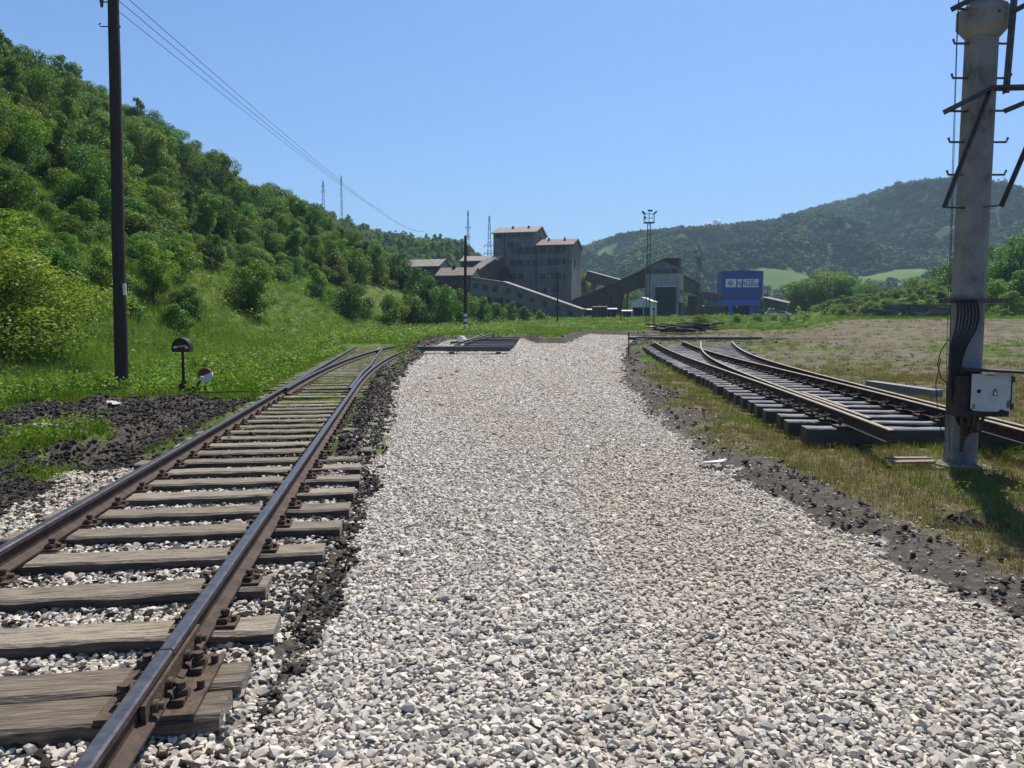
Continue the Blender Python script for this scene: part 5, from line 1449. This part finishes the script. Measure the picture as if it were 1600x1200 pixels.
m = MB(); m.box((TW+.16, TD*.5, 1.6), (.3, TD*.96, 3.2)); m.build('skirt_wall', M['b_dark'], t_)
for i in range(6):
    m = MB(); m.box((TW+.36, .8+i*1.3, 1.6), (.08, .12, 3.2)); m.build('rib', M['b_wall'], t_)
window(t_, TD*.72, 5.4, .9, 1.6, y=.01, side=TW, cols=1); window(t_, TD*.25, 5.6, 1.6, 1.0, y=.01, side=TW, cols=2)

# white hut
hh = bld('white_hut', 986, 500, 161, -.40, 'small white sheet-metal hut with a dark open front before the concrete tower', cat='hut')
HW, HD = 4.2, 5.2; ez = hgt(hh, 472)
m = MB(); m.box((.12, HD/2, ez/2), (.24, HD, ez)); m.box((HW-.10, HD/2, ez/2), (.2, HD, ez)); m.box((HW/2, HD-.1, ez/2), (HW-.5, .2, ez)); m.box((HW/2, .08, ez-.55), (HW-.46, .16, 1.1)); m.box((HW*.62, .08, ez/2-.6), (.18, .12, ez-1.2))
m.prism([(0, ez), (HW, ez), (HW/2, ez+.85)], 0, .15); m.build('wall', M['hut_white'], hh)
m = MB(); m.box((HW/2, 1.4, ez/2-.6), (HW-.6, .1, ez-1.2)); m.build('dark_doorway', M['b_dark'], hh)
m = MB(); gable_roof(m, 0, HW, 0, HD, ez, ez+.95, .25, .1, along='y'); m.build('roof', M['galv'], hh)
for i in range(5):
    m = MB(); m.box((HW+.02, .5+i*1.05, ez/2), (.05, .08, ez)); m.build('rib', M['galv'], hh)
# dark sheds in the yard
def yard_shed(u0, u1, vt, Y_, label, D_=3.5, lip=.5, name='yard_shed'):
    e = bld(name, u0, 500, Y_, -.15, label, cat='shed'); Wd = (u1-u0)/1200*Y_; ez = hgt(e, vt)
    m = MB(); m.box((Wd/2, D_/2, ez/2), (Wd, D_, ez)); m.build('wall', M['b_dark'], e)
    m = MB(); m.box((Wd/2, D_/2, ez+.08), (Wd+lip, D_+lip, .14), rx=.06); m.build('roof', M['galv'] if lip > .3 else M['b_brown'], e)
    m = MB(); m.box((Wd*.3, -.02, ez*.42), (min(1.0, Wd*.3), .06, ez*.8)); m.build('door', M['b_brown'], e)
    return e
yard_shed(925, 948, 480, 150, 'low dark shed beside the foot of the long conveyor', lip=.1)
yard_shed(949, 962, 483, 152, 'dark shed with a pale roof edge, joined to its darker neighbour')
yard_shed(973, 986, 486, 150, 'smallest dark shed, just left of the white hut')
yard_shed(910, 925, 484, 158, 'low dark shed directly under the end of the long conveyor')

# blue building
b = bld('blue_building', 1127, 500, 226, -.10, 'blue sheet-clad building with a white lettered banner over an open ground floor')
BW, BD = 11.6, 9; z0, z1 = hgt(b, 469), hgt(b, 424)
m = MB(); m.box((BW/2, BD/2, (z0+z1)/2), (BW, BD, z1-z0)); m.build('upper_wall', M['blue'], b)
m = MB(); m.prism([(-.2, z1), (BW+.2, z1), (BW/2, z1+.3)], -.15, BD+.2); m.build('roof', M['blue'], b)
m = MB(); m.box((BW+.10, BD/2, (z1)/2), (.18, BD, z1)); m.build('side_cladding', M['galv'], b)
m = MB(); m.box((BW*.5-1.9, .1, z0-.7), (BW+3.9, .3, 1.3)); m.build('fascia', M['blue_light'], b)
for xx, w_ in ((2.6, 1.1), (8.6, .9), (BW-.4, .6), (-3.6, .3)):
    m = MB(); m.box((xx, .3, (z0-1.4)/2), (w_, .5, z0-1.4)); m.build('column', M['blue_light'], b)
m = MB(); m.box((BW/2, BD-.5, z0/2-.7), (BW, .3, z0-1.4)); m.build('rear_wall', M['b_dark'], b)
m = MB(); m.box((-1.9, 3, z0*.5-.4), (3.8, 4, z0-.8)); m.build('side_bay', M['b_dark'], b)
m = MB(); m.box((9.9, .6, 1.7), (1.9, .3, 3.4)); m.build('door_panel', M['blue'], b)
m = MB(); m.tube([(4.4, .5, z0-1.9), (4.4, .1, z0-1.9)], [.28, .28], 8); m.build('lamp', M['white'], b)
zc = (hgt(b, 436)+hgt(b, 449))/2; hs_ = (hgt(b, 436)-hgt(b, 449))
for (xa, xb, nm) in ((1.0, 4.0, 'banner'), (4.35, 5.6, 'banner'), (5.95, 10.4, 'banner')):
    m = MB(); m.box(((xa+xb)/2, -.06, zc), (xb-xa, .08, hs_)); m.build(nm, M['sign_white'], b)
# emblem: wheel with cross arms
m = MB()
cx_, cz_ = 2.35, zc
for k in range(8):
    a0 = k*pi/4
    if k % 2 == 0: m.box((cx_+.62*cos(a0), -.125, cz_+.62*sin(a0)), (.34, .04, .34), ry=-a0)
    else: m.box((cx_+.52*cos(a0), -.125, cz_+.52*sin(a0)), (.36, .04, .16), ry=-a0)
ringo = [(cx_+.42*cos(t), cz_+.42*sin(t)) for t in np.linspace(0, 2*pi, 17)[:-1]]; ringi = [(cx_+.24*cos(t), cz_+.24*sin(t)) for t in np.linspace(0, 2*pi, 17)[:-1]]
for i in range(16):
    j = (i+1) % 16; m.add([(ringo[i][0], -.14, ringo[i][1]), (ringo[j][0], -.14, ringo[j][1]), (ringi[j][0], -.14, ringi[j][1]), (ringi[i][0], -.14, ringi[i][1])], [(0, 1, 2, 3)])
m.build('emblem', M['sign_ink'], b)
def text(s_, x, z, size, mt, par, name='lettering', y=-.115, sx=1):
    cu = bpy.data.curves.new(name, 'FONT'); cu.body = s_; cu.size = size; cu.extrude = .012; cu.align_x = 'CENTER'; cu.align_y = 'CENTER'; cu.offset = .02
    o = bpy.data.objects.new(name, cu); COL.objects.link(o); o.parent = par; o.location = (x, y, z); o.rotation_euler = (pi/2, 0, 0); o.scale = (sx, 1, 1); cu.materials.append(mt)
    dg = bpy.context.evaluated_depsgraph_get(); me_ = bpy.data.meshes.new_from_object(o.evaluated_get(dg)); bpy.data.objects.remove(o)
    return link(name, me_, par, (x, y, z), (pi/2, 0, 0), (sx, 1, 1))
text('RJ', 4.97, zc-.15, 1.5, M['sign_ink'], b)
text('RUDNICI', 8.1, zc+.72, .62, M['sign_ink'], b)
text('TUZLA', 8.3, zc-.35, 1.55, M['sign_ink'], b)

# brown shed / wagon in front of it
q = bld('brown_shed', 1101, 500, 203, -.1, 'rusty brown shed with a curved pale roof edge left of the blue columns', cat='shed')
m = MB(); m.box((2.6, 2, 1.3), (5.2, 4, 2.7)); m.build('wall', M['b_brown'], q)
m = MB(); m.prism([(-.3, 2.66), (5.5, 2.66), (5.2, 3.0), (2.6, 3.35), (0, 3.05)], -.3, 4.2); m.build('roof', M['roof_red'], q)
for i in range(5):
    m = MB(); m.box((.5+i*1.05, -.05, 1.3), (.1, .1, 2.5)); m.build('rib', M['rust'], q)

# parked cars
def car(u, Y_, yaw, label):
    x = at(u, 500, Y_).x; e = empty('parked_car', (x, Y_, gz(x, Y_)), yaw, label=label, cat='car', group='white cars parked under the conveyor')
    m = MB()
    prof = [(-2.1, .35), (2.1, .35), (2.15, .75), (1.3, .92), (.75, 1.42), (-1.2, 1.45), (-2.05, .95)]
    m.prism(prof, -.85, .85); m.build('body', M['car_white'], e)
    for s in (-1, 1):
        m = MB(); m.prism([(-1.75, .95), (1.05, .95), (.62, 1.34), (-1.12, 1.37)], s*.855, s*.862); m.build('side_window', M['glass'], e)
        for xx in (-1.3, 1.35):
            m = MB(); m.tube([(xx, s*.70, .33), (xx, s*.88, .33)], [.33, .33], 14); m.build('wheel', M['tyre'], e)
    m = MB(); m.add([(1.30, -.7, .95), (1.30, .7, .95), (.79, .62, 1.40), (.79, -.62, 1.40)], [(0, 1, 2, 3)]); m.build('windscreen', M['glass'], e)
car(1206, 216, -.2, 'white car parked nearest the pointed evergreen, under the outgoing conveyor')
car(1223, 210, -.6, 'white car parked under the low end of the outgoing conveyor')

# masts, poles, pylons
def lattice(name, u, vt, Y_, w0, w1, label, cat='mast', n=14, head=None, r=.06, mt='steel', base=None):
    x = at(u, 500, Y_).x; g = gz(x, Y_) if base is None else base; H_ = at(u, vt, Y_).z-g
    e = empty(name, (x, Y_, g), R.uniform(0, .6), label=label, cat=cat)
    m = MB(); C = [(-1, -1), (1, -1), (1, 1), (-1, 1)]
    for cx_, cy_ in C: m.bar((cx_*w0/2, cy_*w0/2, -.3), (cx_*w1/2, cy_*w1/2, H_), r*1.5)
    for k in range(n):
        f0, f1 = k/n, (k+1)/n; a = w0+(w1-w0)*f0; c = w0+(w1-w0)*f1
        for i in range(4):
            p, q_ = C[i], C[(i+1) % 4]
            if k % 2: p, q_ = q_, p
            m.bar((p[0]*a/2, p[1]*a/2, H_*f0), (q_[0]*c/2, q_[1]*c/2, H_*f1), r)
    m.build('lattice', M[mt], e); return e, H_
e, H_ = lattice('floodlight_mast', 1012, 348, 116, .55, .42, 'tall lattice floodlight mast with an open platform before the concrete tower', n=20, r=.035)
e.rotation_euler.z = 0
m = MB(); m.box((0, 0, H_), (1.5, 1.2, .12)); m.build('platform', M['steel'], e)
m = MB()
for s in (-1, 1):
    for t in (-1, 1): m.bar((s*.7, t*.5, H_), (s*.7, t*.5, H_+1.35), .06)
for zz_ in (.7, 1.3):
    m.bar((-.7, -.5, H_+zz_), (.7, -.5, H_+zz_), .04); m.bar((-.7, .5, H_+zz_), (.7, .5, H_+zz_), .04)
m.bar((0, 0, H_), (0, 0, H_+1.5), .07); m.build('railing', M['steel'], e)
for (dx, dz, ry) in ((-.85, 1.45, .7), (.85, 1.45, -.7), (.12, 1.75, 0)):
    m = MB(); m.box((dx, -.1, H_+dz), (.62, .35, .22), ry=ry); m.build('floodlight', M['black'], e)
m = MB(); m.box((-.66, -.2, H_+.7), (.18, .3, .45)); m.build('junction_box', M['black'], e)
e, H_ = lattice('floodlight_mast', 1090, 403, 196, .8, .6, 'thin lattice mast with a small head between the concrete tower and the blue building', n=16, r=.05)
m = MB(); m.box((0, 0, H_), (1.5, 1.2, .15)); 
for s in (-1, 1): m.bar((s*.65, 0, H_), (s*.8, 0, H_+1.6), .07); m.box((s*.8, 0, H_+1.6), (.4, .3, .25))
m.build('lamp_head', M['steel'], e)
def pylon(u, vt, Y_, w0, arms, label, vb=None):
    base = None
    e, H_ = lattice('power_pylon', u, vt, Y_, w0, .35, label, cat='pylon', n=12, r=.10 if w0 > 1.55 else .05, base=base)
    e.rotation_euler.z = 0
    for (f, hw_) in arms:
        m = MB(); z_ = H_*f; m.bar((-hw_, 0, z_), (hw_, 0, z_), .16); m.bar((-hw_, 0, z_), (0, 0, z_+1.1), .09); m.bar((hw_, 0, z_), (0, 0, z_+1.1), .09)
        for s in (-1, 1): m.bar((s*hw_, 0, z_), (s*hw_, 0, z_-1.0), .12)
        m.build('cross_arm', M['steel'], e)
    return e
pylon(765, 337, 262, 2.6, ((.62, 2.0), (.70, 1.8)), 'lattice power pylon with cross arms rising just left of the washery')
pylon(732, 329, 300, 1.6, ((.72, .8), (.82, 1.0)), 'slim pylon standing among the trees left of the lattice pylon')
pylon(537, 274, 330, .9, ((.9, .25),), 'thin steel mast on the crest of the wooded hill')
pylon(509, 282, 345, 1.5, ((.9, .6), (.8, .8)), 'small pylon half hidden behind the hill crest trees')
# pole with white painted band by the short panel
x = at(727, 500, 78).x; e = empty('signal_pole', (x, 78, gz(x, 78)), 0, label='dark wooden pole with black and white painted foot beside the short panel', cat='pole')
Ht = (at(727, 368, 78)-e.location).z
m = MB(); pole_tube(m, (0, 0, -.2), (.05, 0, Ht), .19, .13, 10, 8, .01); m.build('pole_shaft', M['pole_wood'], e)
for k, (v0, v1) in enumerate(((511, 506), (503, 498), (495, 490))):
    z0_ = hgt(e, v0); z1_ = hgt(e, v1); m = MB(); m.tube([(0, 0, z0_), (.01, 0, z1_)], [.20, .20], 10); m.build('white_band', M['white'], e)
m = MB()
for k in range(3): 
    zc_ = hgt(e, 388+k*5); m.bar((-.35, 0, zc_), (.35, 0, zc_), .05); 
    for s in (-.3, .3): m.tube([(s, 0, zc_), (s, 0, zc_+.2)], [.06, .04], 6)
m.build('insulator_arm', M['steel'], e)
x = at(871, 500, 108).x; e = empty('thin_pole', (x, 108, gz(x, 108)), 0, label='thin dark pole standing in the grass before the long conveyor', cat='pole')
m = MB(); m.tube([(0, 0, -.2), (0, 0, hgt(e, 424))], [.12, .08], 8); m.build('pole_shaft', M['pole_wood'], e)
x = at(970, 500, 128).x; e = empty('thin_pole', (x, 128, gz(x, 128)), 0, label='thin pole just left of the white hut, below the dark conveyor', cat='pole')
m = MB(); m.tube([(0, 0, -.2), (0, 0, hgt(e, 448))], [.12, .09], 8); m.build('pole_shaft', M['pole_wood'], e)
x = at(1021.5, 500, 84).x; e = empty('signal_post', (x, 84, gz(x, 84)), 0, label='slim double post at the far corner of the gravel bed', cat='signal post')
m = MB(); m.bar((-.07, 0, -.2), (-.07, 0, 2.3), .07); m.bar((.09, 0, -.2), (.09, 0, 2.3), .07); m.bar((0, 0, 2.2), (0, 0, 3.4), .06); m.box((0, 0, 2.2), (.3, .15, .15)); m.build('post', M['black'], e)
x = at(983, 500, 37.4).x; e = empty('marker_post', (x, 37.4, gz(x, 37.4)), 0, label='short dark iron stake at the edge of the gravel near the turnout panel', cat='post')
m = MB(); m.bar((0, 0, -.2), (.0, 0, 1.12), .06, .05); m.box((0, 0, 1.1), (.09, .06, .05)); m.build('stake', M['steel'], e)
x = at(628, 500, 112).x; e = empty('bracket_pole', (x, 112, gz(x, 112)), 0, label='thick dark pole with a crossbar standing in the shrub belt', cat='pole')
m = MB(); m.tube([(0, 0, -.2), (0, 0, hgt(e, 430))], [.35, .32], 8); m.build('pole_shaft', M['pole_wood'], e)
m = MB(); m.box((0, 0, hgt(e, 433)), (1.9, .5, .55)); m.build('crossbar', M['pole_wood'], e)
# small litter
p = ongr(1113, 732, 3); m = MB(); m.add([(-.16, -.05, .05), (.12, -.12, .09), (.17, .03, .10), (-.02, .07, .02), (-.16, -.05, .042), (.12, -.12, .082), (.17, .03, .092), (-.02, .07, .012)], [(0, 1, 2, 3), (7, 6, 5, 4), (0, 4, 5, 1), (1, 5, 6, 2), (2, 6, 7, 3), (3, 7, 4, 0)])
m.build('paper_scrap', M['plastic'], None, loc=(p.x, p.y, p.z+.02), rot=(0, 0, -.3), label='crumpled white paper at the edge of the gravel', cat='paper')
# flat pale stones on the spoil at the left
for (u, v, s, lb) in ((175, 632, .16, 'flat pale stone on top of the dark spoil near the pole'), (72, 668, .2, 'long flat pale stone half buried in the spoil at the left')):
    p = ongr(u, v, 5); o = link('flat_stone', rock_mesh('flat_stone', u, M['stone_grey'], 16, .3), None, (p.x, p.y, p.z+.02), (.2, .15, .4), (s*1.2, s, s*.7), label=lb, cat='stone')
